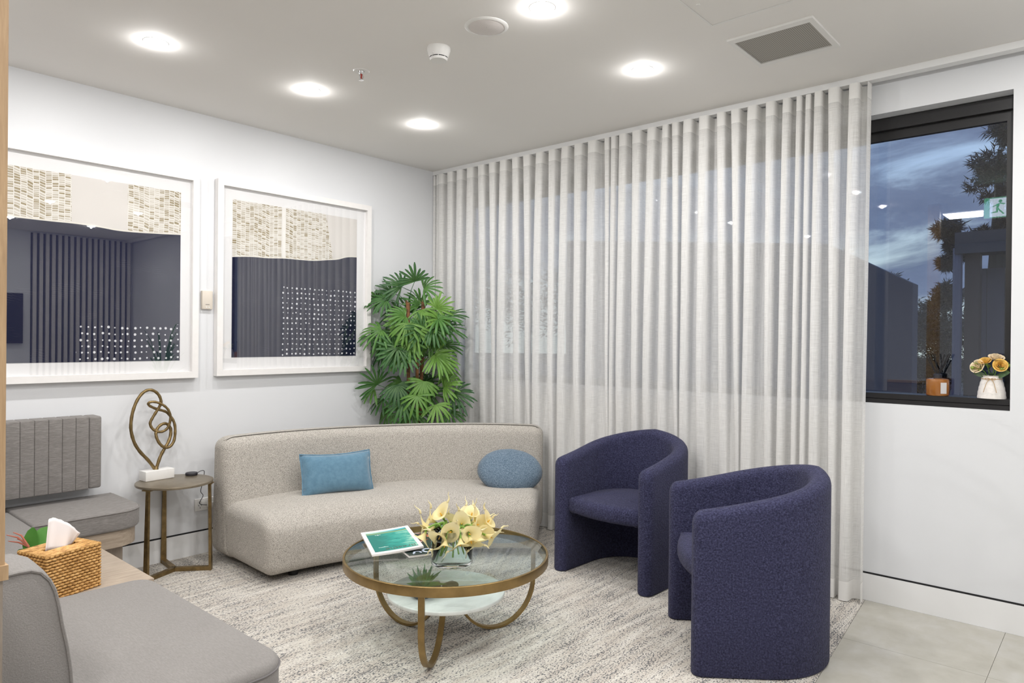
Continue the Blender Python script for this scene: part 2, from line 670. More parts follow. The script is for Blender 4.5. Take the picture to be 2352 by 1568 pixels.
def mat_carpet():
    m, g, b = newmat('flecked_loop_carpet')
    b.inputs['Roughness'].default_value = 0.95
    b.inputs['Specular IOR Level'].default_value = 0.1
    b.inputs['Sheen Weight'].default_value = 0.15
    tc = g.n('ShaderNodeTexCoord').outputs['Object']
    streak = g.noise(g.scaled(tc, 2.2, 16, 1), 1.6, 4, 0.6)
    band = g.noise(g.scaled(tc, 3.0, 26, 1), 1.3, 3, 0.6)
    patch = g.noise(tc, 3.2, 3, 0.5)
    tuft = g.noise(g.scaled(tc, 150, 220, 1), 1.0, 1, 0.5)
    fleck = g.noise(g.scaled(tc, 84, 165, 1), 1.0, 2, 0.55)
    fleck2 = g.noise(g.scaled(tc, 100, 190, 7), 1.0, 2, 0.5)
    base = g.ramp(streak, [(0.36, (0.58, 0.53, 0.47)), (0.5, (0.655, 0.62, 0.56)), (0.64, (0.735, 0.705, 0.65))])
    base = g.mix(g.m('MULTIPLY', g.smooth(tuft, 0.35, 0.65), 0.35), g.mix(0.25, base, c4((0.42, 0.375, 0.33))), base)
    dens = g.m('ADD', g.m('MULTIPLY', band, 0.42), g.m('ADD', g.m('MULTIPLY', patch, 0.25), 0.065))
    k = g.m('ADD', fleck, g.m('MULTIPLY', g.m('SUBTRACT', dens, 0.335), 0.85))
    f1 = g.smooth(k, 0.595, 0.67)
    k2 = g.m('ADD', fleck2, g.m('MULTIPLY', g.m('SUBTRACT', dens, 0.335), 0.6))
    f2 = g.m('MULTIPLY', g.smooth(k2, 0.56, 0.64), 0.6)
    col = g.mix(f2, base, c4((0.30, 0.255, 0.22)))
    col = g.mix(g.m('MULTIPLY', f1, 0.92), col, c4((0.075, 0.08, 0.092)))
    g.put(b.inputs['Base Color'], col)
    bp = g.n('ShaderNodeBump', {'Strength': 0.6, 'Distance': 0.006, 'Height': g.noise(g.scaled(tc, 150, 190, 1), 1.0, 2, 0.6)})
    g.nt.links.new(bp.outputs[0], b.inputs['Normal'])
    return m


M['carpet'] = mat_carpet()


def mat_tile():
    m, g, b = newmat('stone_look_tile')
    b.inputs['Roughness'].default_value = 0.28
    b.inputs['Specular IOR Level'].default_value = 0.45
    geo = g.n('ShaderNodeNewGeometry').outputs['Position']
    n1 = g.noise(geo, 3.0, 5, 0.6, 0.4)
    n2 = g.noise(geo, 14, 4, 0.6)
    f = g.m('ADD', g.m('MULTIPLY', n1, 0.7), g.m('MULTIPLY', n2, 0.3))
    g.put(b.inputs['Base Color'], g.ramp(f, [(0.32, (0.37, 0.352, 0.30)), (0.5, (0.445, 0.427, 0.375)), (0.68, (0.51, 0.497, 0.465))]))
    return m


M['tile'] = mat_tile()
M['grout'] = plain('grey_grout', (0.33, 0.31, 0.29), 0.9)


def mat_marble():
    m, g, b = newmat('white_marble')
    b.inputs['Roughness'].default_value = 0.2
    tc = g.n('ShaderNodeTexCoord').outputs['Object']
    n1 = g.noise(g.scaled(tc, 2, 6, 1, (0, 0, 0.6)), 2.2, 5, 0.6, 1.2)
    g.put(b.inputs['Base Color'], g.ramp(n1, [(0.3, (0.62, 0.63, 0.60)), (0.42, (0.78, 0.785, 0.765)), (0.6, (0.84, 0.84, 0.82))]))
    return m


M['marble'] = mat_marble()


def mat_rattan():
    m, g, b = newmat('woven_rattan')
    b.inputs['Roughness'].default_value = 0.55
    tc = g.n('ShaderNodeTexCoord').outputs['Object']
    n1 = g.noise(g.scaled(tc, 60, 60, 160), 1.0, 3, 0.7)
    n2 = g.noise(tc, 22, 2, 0.5)
    f = g.m('ADD', g.m('MULTIPLY', n1, 0.75), g.m('MULTIPLY', n2, 0.25))
    g.put(b.inputs['Base Color'], g.ramp(f, [(0.33, (0.23, 0.10, 0.02)), (0.47, (0.52, 0.275, 0.08)), (0.66, (0.76, 0.47, 0.18))]))
    return m


M['rattan'] = mat_rattan()


def mat_curtain(name, trans):
    m = bpy.data.materials.new(name)
    m.use_nodes = True
    nt = m.node_tree
    nt.nodes.clear()
    g = G(nt)
    tc = g.n('ShaderNodeTexCoord').outputs['UV']
    warp = g.noise(g.scaled(tc, 820, 9, 1), 1.0, 2, 0.7)
    weft = g.noise(g.scaled(tc, 13, 640, 1), 1.0, 2, 0.7)
    wv = g.m('ADD', g.m('MULTIPLY', warp, 0.5), g.m('MULTIPLY', weft, 0.5))
    k = g.m('MULTIPLY', g.smooth(wv, 0.62, 0.38), 1.0)
    tf = g.m('ADD', trans * 0.65, g.m('MULTIPLY', k, trans * 0.7))
    col = g.ramp(wv, [(0.38, (0.89, 0.875, 0.85)), (0.6, (0.93, 0.92, 0.90))])
    df = g.n('ShaderNodeBsdfDiffuse')
    tl = g.n('ShaderNodeBsdfTranslucent')
    g.put(df.inputs[0], col)
    g.put(tl.inputs[0], col)
    m1 = g.n('ShaderNodeMixShader', {0: 0.13})
    nt.links.new(df.outputs[0], m1.inputs[1])
    nt.links.new(tl.outputs[0], m1.inputs[2])
    tr = g.n('ShaderNodeBsdfTransparent')
    m2 = g.n('ShaderNodeMixShader')
    g.put(m2.inputs[0], tf)
    nt.links.new(m1.outputs[0], m2.inputs[1])
    nt.links.new(tr.outputs[0], m2.inputs[2])
    out = g.n('ShaderNodeOutputMaterial')
    nt.links.new(m2.outputs[0], out.inputs[0])
    return m


M['curtain'] = mat_curtain('sheer_linen', 0.27)
M['curtain_double'] = mat_curtain('doubled_linen', 0.04)


def mat_print(name, wave, colregions, dots_from, dots_top, seed, gap=None):
    """abstract print: brushed dashes over a navy field with rows of pale dots.  local x: 0..0.95, z: 0..1"""
    m, g, b = newmat(name)
    b.inputs['Roughness'].default_value = 0.7
    b.inputs['Specular IOR Level'].default_value = 0.1
    tc = g.n('ShaderNodeTexCoord').outputs['Object']
    sep = g.n('ShaderNodeSeparateXYZ', {0: tc})
    u, v = sep.outputs[0], sep.outputs[2]
    # wavy horizon
    fc = g.n('ShaderNodeFloatCurve')
    cv = fc.mapping.curves[0]
    pts = [(a / 0.95, c) for a, c in wave]
    cv.points[0].location = pts[0]
    cv.points[1].location = pts[-1]
    for p in pts[1:-1]:
        cv.points.new(*p)
    fc.mapping.update()
    g.put(fc.inputs['Value'], g.m('DIVIDE', u, 0.95))
    hz = fc.outputs[0]
    lower = g.m('LESS_THAN', v, hz)
    edge = g.m('MULTIPLY', g.m('GREATER_THAN', v, hz), g.m('LESS_THAN', v, g.m('ADD', hz, 0.008)))
    # dashes in columns
    wob = g.m('MULTIPLY', g.m('SUBTRACT', g.noise(tc, 5, 2, 0.5), 0.5), 0.05)
    cu = g.m('DIVIDE', g.m('ADD', u, g.m('MULTIPLY', wob, 0.35)), 0.0285)
    ci = g.m('FLOOR', cu)
    cf = g.m('FRACT', cu)
    rnd = g.n('ShaderNodeTexWhiteNoise', {'W': g.m('ADD', ci, seed)}, noise_dimensions='1D').outputs['Value']
    vv = g.m('DIVIDE', g.m('ADD', g.m('ADD', v, wob), g.m('MULTIPLY', cf, g.m('MULTIPLY', g.m('SUBTRACT', rnd, 0.3), 0.014))), g.m('ADD', 0.0100, g.m('MULTIPLY', rnd, 0.005)))
    vv = g.m('ADD', vv, g.m('MULTIPLY', rnd, 13.0))
    ri = g.m('FLOOR', vv)
    rf = g.m('FRACT', vv)
    cm = g.n('ShaderNodeCombineXYZ', {0: ci, 1: ri, 2: seed})
    r2 = g.n('ShaderNodeTexWhiteNoise', noise_dimensions='3D')
    g.put(r2.inputs['Vector'], cm.outputs[0])
    r2 = r2.outputs['Value']
    thick = g.m('ADD', 0.45, g.m('MULTIPLY', r2, 0.35))
    dash = g.m('MULTIPLY', g.m('LESS_THAN', rf, thick), g.m('MULTIPLY', g.m('GREATER_THAN', cf, 0.06), g.m('LESS_THAN', cf, 0.93)))
    tone = g.m('ADD', g.m('MULTIPLY', r2, 0.45), g.m('MULTIPLY', g.noise(tc, 6, 3, 0.6), 0.55))
    dcol = g.ramp(tone, [(0.33, (0.66, 0.62, 0.55)), (0.52, (0.54, 0.49, 0.405)), (0.70, (0.34, 0.28, 0.17))])
    reg = None
    for (a0, a1, sl) in colregions:
        lim = g.m('ADD', u, g.m('MULTIPLY', v, sl))
        q = g.m('MULTIPLY', g.m('GREATER_THAN', u, a0), g.m('LESS_THAN', lim, a1))
        reg = q if reg is None else g.m('MAXIMUM', reg, q)
    plainc = c4((0.72, 0.69, 0.66))
    if gap:
        plainc = g.mix(g.m('MULTIPLY', g.m('GREATER_THAN', u, gap[0]), g.m('LESS_THAN', u, gap[1])), plainc, c4((0.82, 0.80, 0.77)))
    strokes = g.mix(dash, c4((0.80, 0.78, 0.74)), dcol)
    upper = g.mix(reg, plainc, strokes)
    navy = c4((0.014, 0.016, 0.043))
    # pale scratchy marks in the navy field
    lines = g.m('MULTIPLY', g.m('LESS_THAN', rf, 0.12), g.smooth(g.noise(tc, 7, 2, 0.5), 0.56, 0.66))
    navyc = g.mix(g.m('MULTIPLY', lines, 0.12), navy, c4((0.5, 0.5, 0.55)))
    # dots
    du = g.m('DIVIDE', u, 0.034)
    dv = g.m('DIVIDE', g.m('ADD', v, g.m('MULTIPLY', wob, 0.3)), 0.0345)
    dc = g.n('ShaderNodeCombineXYZ', {0: g.m('FLOOR', du), 1: g.m('FLOOR', dv), 2: seed + 3.0})
    wn = g.n('ShaderNodeTexWhiteNoise', noise_dimensions='3D')
    g.put(wn.inputs['Vector'], dc.outputs[0])
    sc = g.n('ShaderNodeSeparateColor', {0: wn.outputs['Color']})
    ox = g.m('SUBTRACT', g.m('FRACT', du), g.m('ADD', 0.35, g.m('MULTIPLY', sc.outputs[0], 0.3)))
    oy = g.m('SUBTRACT', g.m('FRACT', dv), g.m('ADD', 0.4, g.m('MULTIPLY', sc.outputs[1], 0.2)))
    dist = g.m('SQRT', g.m('ADD', g.m('MULTIPLY', ox, ox), g.m('MULTIPLY', oy, oy)))
    rad = g.m('ADD', 0.10, g.m('MULTIPLY', sc.outputs[2], 0.11))
    dot = g.m('LESS_THAN', dist, rad)
    dot = g.m('MULTIPLY', dot, g.m('MULTIPLY', g.m('GREATER_THAN', u, dots_from), g.m('LESS_THAN', v, dots_top)))
    navyc = g.mix(dot, navyc, c4((0.80, 0.81, 0.84)))
    col = g.mix(lower, upper, navyc)
    col = g.mix(edge, col, c4((0.80, 0.77, 0.70)))
    g.put(b.inputs['Base Color'], col)
    return m


# ------------------------------------------------------------------ room shell
H = 2.7
XL, YB = -7.0, -6.6         # far left and back limits of the room
WIN_Y0, WIN_Y1, WIN_Z0, WIN_Z1 = -3.868, -0.21, 1.027, 2.517
struct(MB().box(XL, 0.0, 0.0, 0.15, 0, H).build('wall_back', M['wall'], smooth=0))
w = MB()
w.box(0, 0.2, YB, 0.15, 0, WIN_Z0)
w.box(0, 0.2, YB, 0.15, WIN_Z1, H)
w.box(0, 0.2, WIN_Y1, 0.15, WIN_Z0, WIN_Z1)
w.box(0, 0.2, YB, WIN_Y0, WIN_Z0, WIN_Z1)
struct(w.build('wall_right', M['wall'], smooth=0))
struct(MB().box(XL - 0.15, XL, YB, 0.15, 0, H).build('wall_left', M['wall'], smooth=0))
struct(MB().box(XL - 0.15, 0.2, YB - 0.15, YB, 0, H).build('wall_front', M['wall'], smooth=0))
struct(MB().box(XL - 0.15, 0.2, YB - 0.15, 0.15, H, H + 0.12).build('ceiling', M['ceiling'], smooth=0))
# skirting boards with black shadow gap
for nm, bx in (('baseboard_back', (XL, -0.005, -0.005, 0.0)), ('baseboard_right', (-0.005, 0.0, YB, -0.005))):
    bb = struct(MB().box(*bx, 0.0, 0.1385).build(nm, M['skirting'], smooth=0))
    gx = (bx[0], bx[1], -0.0025, 0.0) if nm == 'baseboard_back' else (-0.0025, 0.0, bx[2], bx[3])
    MB().box(*gx, 0.1385, 0.1475).build('shadow_gap', M['black_gap'], bb, smooth=0)
# curtain track / cornice profile on the ceiling along the window wall
struct(MB().box(-0.098, -0.045, YB, -0.001, 2.668, H).build('trim_1', M['skirting'], smooth=0))

# floor: grout bed, tiles as pieces, carpet inlay
CARPET_EDGE = [(-0.001, -3.262), (-3.64, -3.60)]     # carpet / tile joint line


def edge_y(x):
    (xa, ya), (xb, yb) = CARPET_EDGE
    return ya + (yb - ya) * (x - xa) / (xb - xa)


fl = struct(MB().box(XL, 0.0, YB, 0.0, -0.10, -0.004).build('floor', M['grout'], smooth=0))
TX, TY, GAP = 0.60, 0.60, 0.0018
xs = [-0.58 - TX * i for i in range(-1, 12)]
ys = [-3.262 - TY * i for i in range(-1, 6)]
for i, xr in enumerate(xs):
    x1, x0 = min(xr - GAP / 2, -0.006), max(xr - TX + GAP / 2, XL)
    if x1 - x0 < 0.02:
        continue
    for j, yt in enumerate(ys):
        y1a, y1b = min(yt - GAP / 2, edge_y(x0)), min(yt - GAP / 2, edge_y(x1))
        y0 = max(yt - TY + GAP / 2, YB)
        if max(y1a, y1b) - y0 < 0.01:
            continue
        P = []
        y1a, y1b = max(y1a, y0 + 0.0005), max(y1b, y0 + 0.0005)
        b = MB()
        b.add([(x0, y0, -0.004), (x1, y0, -0.004), (x1, y1b, -0.004), (x0, y1a, -0.004), (x0, y0, 0), (x1, y0, 0), (x1, y1b, 0), (x0, y1a, 0)],
              [(0, 3, 2, 1), (4, 5, 6, 7), (0, 1, 5, 4), (1, 2, 6, 5), (2, 3, 7, 6), (3, 0, 4, 7)])
        b.build('tile', M['tile'], fl, smooth=0)
cb = MB()
cx0, cx1, cy1 = -3.64, -0.006, -0.006
ya, yb = edge_y(cx0) + 0.002, edge_y(cx1) + 0.002
cb.add([(cx0, ya, -0.004), (cx1, yb, -0.004), (cx1, cy1, -0.004), (cx0, cy1, -0.004), (cx0, ya, 0.001), (cx1, yb, 0.001), (cx1, cy1, 0.001), (cx0, cy1, 0.001)],
       [(0, 3, 2, 1), (4, 5, 6, 7), (0, 1, 5, 4), (1, 2, 6, 5), (2, 3, 7, 6), (3, 0, 4, 7)])
cp_ = cb.build('carpet', M['carpet'], smooth=0)
tag(cp_, 'cream carpet with charcoal flecks covering the floor under the seating', 'carpet')
cp_['kind'] = 'structure'

# ------------------------------------------------------------------ window
win = struct(MB().box(0.115, 0.145, WIN_Y0 + 0.0005, WIN_Y0 + 0.035, 1.078, 2.405).box(0.115, 0.145, WIN_Y1 - 0.035, WIN_Y1 - 0.0005, 1.078, 2.405)
             .box(0.115, 0.145, WIN_Y0 + 0.0005, WIN_Y1 - 0.0005, 2.405, WIN_Z1 - 0.0005).build('window_1', M['black_frame'], smooth=0))
MB().box(0.085, 0.1145, WIN_Y0 + 0.001, WIN_Y1 - 0.001, 2.452, WIN_Z1 - 0.002).build('window_head_rail', M['black_frame'], win, smooth=0)
MB().box(0.012, 0.145, WIN_Y0, WIN_Y1, WIN_Z0, 1.049).box(0.018, 0.145, WIN_Y0, WIN_Y1, 1.052, 1.078).box(0.03, 0.14, WIN_Y0, WIN_Y1, 1.048, 1.053).build('window_sill', M['black_frame'], win, smooth=0)
MB().box(0.126, 0.132, WIN_Y0 + 0.03, WIN_Y1 - 0.03, 1.078, 2.41).build('pane', M['window_glass'], win, smooth=0)

# ------------------------------------------------------------------ curtain
LOBES = [-0.012, -0.05, -0.088, -0.205, -0.308, -0.425, -0.548, -0.663, -0.775, -0.894, -0.999, -1.12, -1.234, -1.348, -1.458, -1.573, -1.695, -1.742, -1.814,
         -1.915, -2.023, -2.121, -2.186, -2.269, -2.372, -2.481, -2.566, -2.664, -2.768, -2.859, -2.926, -2.971, -3.022, -3.098, -3.2, -3.285]
rc = random.Random(3)
DRIFT = [0.0] + [rc.uniform(-0.08, 0.08) for _ in LOBES[1:-1]] + [0.012]
for i in range(1, len(LOBES) - 1):      # keep order at the floor
    lim = 0.40 * min(LOBES[i - 1] - LOBES[i], LOBES[i] - LOBES[i + 1])
    DRIFT[i] = max(-lim, min(lim, DRIFT[i]))
AMP = [rc.uniform(0.85, 1.15) for _ in LOBES]
SEG = 18


def curtain_row(z, top=2.664):
    t = (top - z) / top
    nL = len(LOBES) - 1
    ys_ = [LOBES[i] + DRIFT[i] * t ** 0.8 for i in range(nL + 1)]
    P_, A_ = [], []
    for i in range(nL):
        p = ys_[i] - ys_[i + 1]
        a = min(0.047, 0.60 * p) * (AMP[i] * (1 - t) + AMP[(i * 7 + 3) % len(AMP)] * t) * (1 - 0.15 * t)
        ym = (ys_[i] + ys_[i + 1]) / 2
        if -2.65 < ym < -0.85 and z < 1.1:      # cloth pressed back by the sofa and armchair
            a *= 1 - 0.42 * min(1, (1.1 - z) / 0.4)
        P_.append(p)
        A_.append(a)
    row = []
    for i in range(nL):
        pl, pr2 = (P_[max(i - 1, 0)] + P_[i]) / 2, (P_[i] + P_[min(i + 1, nL - 1)]) / 2
        al, ar2 = (A_[max(i - 1, 0)] + A_[i]) / 2, (A_[i] + A_[min(i + 1, nL - 1)]) / 2
        for k in range(SEG + (1 if i == nL - 1 else 0)):
            f = k / SEG
            ph = 2 * PI * f
            a = al + (ar2 - al) * f
            p = pl + (pr2 - pl) * f
            c_ = math.cos(ph - 0.9)
            x = -0.077 - a * math.tanh(1.7 * c_) / 0.935
            y = ys_[i] - P_[i] * f - (0.125 - 0.05 * t) * p * math.sin(2 * (ph - 0.9))
            x += 0.005 * t * math.sin(3.1 * i + 3.1 * f + 4 * z)
            row.append((min(x, -0.022), min(y, -0.004), z))
    return row


def curtain_mesh(zs, nm, mat, parent, off=0.0, pool=False):
    rows = [curtain_row(z) for z in zs]
    n = len(rows[0])
    V = []
    for r in rows:
        V += r
    if off:
        V = [(x - off, y, z) for x, y, z in V]
    Fs = []
    for j in range(len(rows) - 1):
        for i in range(n - 1):
            Fs.append((j * n + i, j * n + i + 1, (j + 1) * n + i + 1, (j + 1) * n + i))
    b = MB().add(V, Fs)
    o = b.build(nm, mat, parent, smooth=180)
    # arc-length UV for the weave
    arc = [0.0]
    for i in range(1, n):
        a_, b_ = Vector(rows[0][i - 1]), Vector(rows[0][i])
        arc.append(arc[-1] + (b_ - a_).length)
    uv = o.data.uv_layers.new(name='weave')
    for lp in o.data.loops:
        vi = lp.vertex_index
        uv.data[lp.index].uv = (arc[vi % n], V[vi][2])
    return o


cur = thing('curtain', 'floor-length pleated white sheer curtain hung across the window wall', 'curtain', (0, 0, 0))
curtain_mesh([2.664, 2.60, 2.585], 'heading_band', M['curtain_double'], cur)
curtain_mesh([2.585, 2.4, 2.2, 2.0, 1.8, 1.6, 1.4, 1.2, 1.0, 0.8, 0.6, 0.4, 0.2, 0.105], 'sheer_panel', M['curtain'], cur)
curtain_mesh([0.105, 0.06, 0.006], 'hem', M['curtain_double'], cur)

# ------------------------------------------------------------------ ceiling fittings
def downlight(x, y, label):
    t = thing('downlight', label, 'light', (x, y, H), 0, 'recessed downlights')
    MB().lathe([(0.0455, -0.0006), (0.0465, -0.0012), (0.054, -0.0009), (0.0555, 0.0)], 32).build('trim_ring', M['white_plastic'], t)
    MB().lathe([(0.0, -0.0035), (0.030, -0.003), (0.045, -0.0014), (0.0455, 0.0)], 32).build('lens', M['lens'], t)
    L = bpy.data.lights.new('downlight_lamp', 'AREA')
    L.shape = 'DISK'
    L.size = 0.075
    L.energy = DOWNLIGHT_W
    L.color = LIGHT_COL
    lo = bpy.data.objects.new('downlight_lamp', L)
    C.objects.link(lo)
    lo.parent = t
    lo.location = (0, 0, -0.008)
    L = bpy.data.lights.new('downlight_fill_point', 'POINT')  # added fill, no such bulb: lifts upper walls, imitates bloom around the fitting
    L.shadow_soft_size = 0.012
    L.energy = FILL_POINT_W
    L.color = LIGHT_COL
    lo = bpy.data.objects.new('downlight_fill_point', L)
    C.objects.link(lo)
    lo.parent = t
    lo.location = (0, 0, -0.015)
    return t


for x, y, lab in (
        (-2.615, -0.875, 'round recessed downlight above the left framed print, leftmost of those in view'),
        (-1.80, -0.88, 'round recessed downlight above the right framed print'),
        (-0.992, -0.89, 'round recessed downlight nearest the curtain corner above the palm'),
        (-0.885, -2.43, 'round recessed downlight between the curtain and the white round speaker, level with the sprinkler'),
        (-1.721, -2.455, 'round recessed downlight at the top edge of the photo beside the speaker')):
    downlight(x, y, lab)
for x, y in ((-3.43, -0.88), (-2.56, -2.44), (-3.42, -2.44), (-0.885, -4.02), (-1.73, -4.02), (-2.58, -4.02), (-3.42, -4.02), (-5.0, -1.2), (-5.0, -4.3), (-0.885, -5.5), (-1.73, -5.5), (-2.58, -5.5), (-3.42, -5.5)):
    downlight(x, y, 'round recessed downlight out of view overhead')

t = thing('ceiling_speaker', 'flat round white ceiling speaker with a ringed mesh cover', 'speaker', (-1.742, -2.16, H))
MB().lathe([(0.0, -0.004), (0.078, -0.005), (0.08, -0.004), (0.0801, 0.0)], 48).build('mesh_cover', M['speaker'], t)
MB().lathe([(0.080, 0.0), (0.080, -0.0055), (0.090, -0.0045), (0.096, -0.001), (0.096, 0.0)], 48).build('rim', M['white_plastic'], t)

t = thing('smoke_detector', 'white domed smoke detector on the ceiling', 'smoke detector', (-1.724, -1.835, H))
MB().lathe([(0.0, 0.0), (0.055, 0.0), (0.055, -0.014), (0.053, -0.018), (0.05, -0.030), (0.043, -0.046)], 40).build('housing', M['white_plastic'], t)
MB().lathe([(0.036, -0.044), (0.036, -0.052)], 40).build('dark_vent', M['dark_plastic'], t)
MB().lathe([(0.043, -0.050), (0.038, -0.060), (0.0, -0.062)], 40).build('cap', M['white_plastic'], t)
vb = MB()
for k in range(8):
    a = k * PI / 4
    vb.tube([(0.041 * math.cos(a), 0.041 * math.sin(a), -0.044), (0.041 * math.cos(a), 0.041 * math.sin(a), -0.052)], 0.002, 6)
vb.build('cage_ribs', M['white_plastic'], t)['kind'] = 'stuff'
MB().lathe([(0.0, -0.047), (0.003, -0.045), (0.003, -0.041), (0.0, -0.040)], 10, (-0.047, -0.012, 0.004)).build('indicator', M['white_plastic'], t)

t = thing('fire_sprinkler', 'small ceiling fire sprinkler with white collar and red bulb', 'sprinkler', (-1.788, -1.325, H))
MB().lathe([(0.015, 0.0), (0.016, -0.004), (0.038, -0.005), (0.041, -0.001), (0.041, 0.0)], 32).build('collar', M['white_plastic'], t)
MB().lathe([(0.0, 0.0), (0.014, -0.001), (0.012, -0.014), (0.009, -0.018), (0.0, -0.018)], 20).build('body', M['chrome'], t)
MB().tube([(0, 0, -0.017), (0, 0, -0.041)], 0.004, 10).build('red_bulb', M['red_bulb'], t)
fr = MB()
for s_ in (-1, 1):
    fr.tube([(0.007 * s_, 0, -0.016), (0.012 * s_, 0, -0.030), (0.004 * s_, 0, -0.045)], 0.0022, 6)
fr.build('yoke', M['chrome'], t)
MB().lathe([(0.0, -0.044), (0.014, -0.046), (0.014, -0.048), (0.0, -0.049)], 16).build('deflector', M['chrome'], t)

t = thing('air_vent', 'rectangular ceiling return-air vent with grey perforated panel and white frame', 'vent', (-0.752, -3.085, H), 0)
x0, x1, y0, y1 = -0.155, 0.155, -0.165, 0.165
ve = MB()
for a0, a1, b0, b1 in ((x0 - 0.038, x1 + 0.038, y0 - 0.024, y0), (x0 - 0.038, x1 + 0.038, y1, y1 + 0.02), (x0 - 0.038, x0, y0, y1), (x1, x1 + 0.034, y0, y1)):
    ve.box(a0, a1, b0, b1, -0.010, 0.0)
ve.build('vent_frame', M['white_plastic'], t, smooth=0)
MB().box(x0, x1, y0, y1, -0.004, 0.0).build('perforated_panel', M['grille'], t, smooth=0)

t = thing('access_hatch', 'flush square white ceiling access panel cut by the top edge of the photo', 'hatch', (-1.33, -3.12, H))
MB().box(-0.20, 0.20, -0.20, 0.20, -0.0015, 0.0).build('hatch_door', M['ceiling'], t, smooth=0)
ha = MB()
for a0, a1, b0, b1 in ((-0.212, 0.212, -0.212, -0.203), (-0.212, 0.212, 0.203, 0.212), (-0.212, -0.203, -0.203, 0.203), (0.203, 0.212, -0.203, 0.203)):
    ha.box(a0, a1, b0, b1, -0.003, 0.0)
ha.build('hatch_trim', M['white_plastic'], t, smooth=0)
MB().lathe([(0.0, -0.004), (0.008, -0.004), (0.009, -0.0015)], 16, (-0.006, 0.165, 0)).build('latch', M['white_plastic'], t)

# LED panel and exit sign behind the camera: they show as reflections in the dark window
t = thing('led_panel', 'square white LED ceiling panel seen reflected in the dark window', 'light', (-4.40, -3.02, H))
MB().box(-0.21, 0.21, -0.21, 0.21, -0.012, 0.0).build('panel_frame', M['white_plastic'], t, smooth=0)
MB().box(-0.195, 0.195, -0.195, 0.195, -0.014, -0.0115).build('diffuser', M['led_panel'], t, smooth=0)
L = bpy.data.lights.new('led_panel_lamp', 'AREA')
L.shape = 'SQUARE'
L.size = 0.38
L.energy = PANEL_W
L.color = LIGHT_COL
lo = bpy.data.objects.new('led_panel_lamp', L)
C.objects.link(lo)
lo.parent = t
lo.location = (0, 0, -0.02)

# ------------------------------------------------------------------ framed prints
def framed(xl, xr, z0, z1, px0, px1, pz0, pz1, label, pmat, partdx):
    cx = (xl + xr) / 2
    t = thing('framed_print', label, 'picture', (cx, 0.0, z0), 0, 'framed abstract prints on the back wall')
    W, Hh = xr - xl, z1 - z0
    D0, D1, B = -0.045, -0.001, 0.037
    f = MB()
    for (a0, a1, b0, b1) in ((-W / 2, W / 2, 0, B), (-W / 2, W / 2, Hh - B, Hh), (-W / 2, -W / 2 + B, B, Hh - B), (W / 2 - B, W / 2, B, Hh - B)):
        f.box(a0, a1, D0, D1, b0, b1)
    f.build('frame', M['frame_white'], t, smooth=0)
    MB().box(-W / 2 + B, W / 2 - B, -0.018, -0.006, B, Hh - B).build('mount', M['mount'], t, smooth=0)
    pr = MB().box(0, px1 - px0, -0.0195, -0.018, 0, pz1 - pz0).build('print', pmat, t, smooth=0)
    pr.location = (px0 - cx, 0, pz0 - z0)
    MB().box(-W / 2 + B, W / 2 - B, -0.028, -0.0255, B, Hh - B).build('picture_glass', M['art_glass'], t, smooth=0)
    return t


wave2 = [(0, 0.635), (0.135, 0.648), (0.24, 0.650), (0.365, 0.659), (0.50, 0.661), (0.585, 0.664), (0.70, 0.679), (0.785, 0.691), (0.865, 0.714), (0.95, 0.722)]
wave1 = [(0.0, 0.742), (0.09, 0.742), (0.26, 0.742), (0.42, 0.744), (0.51, 0.740), (0.60, 0.733), (0.66, 0.733), (0.83, 0.742), (0.95, 0.750)]
m1 = mat_print('print_left', wave1, [(-1, 0.375, 0.0), (0.655, 2.0, 0.0)], 0.40, 0.215, 11.0)
m2 = mat_print('print_right', wave2, [(-1, 0.343, 0.0), (0.371, 0.885, 0.20)], 0.335, 0.475, 29.0, (0.33, 0.38))
framed(-3.197, -2.027, 1.087, 2.313, -3.078, -2.128, 1.192, 2.196, 'white framed print left of the wall sensor, beige dashes over navy with two dash columns', m1, 0)
framed(-1.912, -0.742, 1.092, 2.318, -1.806, -0.856, 1.206, 2.206, 'white framed print behind the palm, beige dashes over navy with many dot rows', m2, 0)

# wall sensor between the prints, power outlet
t = thing('wall_sensor', 'small cream plastic wall box between the two framed prints', 'sensor', (-1.963, 0.0, 1.5615))
MB().rgrid(0.066, 0.022, 0.114, 0.004, (1, 1, 1), 2).xf(Matrix.Translation((0, -0.011, 0))).build('housing', M['cream_plastic'], t)
MB().box(-0.012, 0.012, -0.0225, -0.0219, -0.029, -0.0265).build('slot_mark', M['dark_plastic'], t, smooth=0)
for dx in (-0.006, 0.010):
    MB().lathe([(0.0, 0.0), (0.004, 0.0), (0.004, 0.001)], 12).xf(Matrix.Translation((dx, -0.0222, -0.044)) @ Matrix.Rotation(PI / 2, 4, 'X')).build('button', M['white_plastic'], t)
t = thing('power_outlet', 'white double power outlet on the wall behind the bronze side table', 'outlet', (-1.966, 0.0, 0.304))
MB().rgrid(0.118, 0.010, 0.076, 0.004, (1, 1, 1), 2).xf(Matrix.Translation((0, -0.005, 0))).build('face_plate', M['white_plastic'], t)
sl = MB()
for cx in (-0.028, 0.028):
    sl.obox((cx - 0.008, -0.0102, -0.004), (0.85, 0, 0.5), (0, 1, 0), (-0.5, 0, 0.85), 0.0012, 0.0006, 0.005)
    sl.obox((cx + 0.008, -0.0102, -0.004), (0.85, 0, -0.5), (0, 1, 0), (0.5, 0, 0.85), 0.0012, 0.0006, 0.005)
    sl.box(cx - 0.0012, cx + 0.0012, -0.0108, -0.0096, -0.023, -0.014)
sl.build('socket_slots', M['dark_plastic'], t, smooth=0)['kind'] = 'stuff'
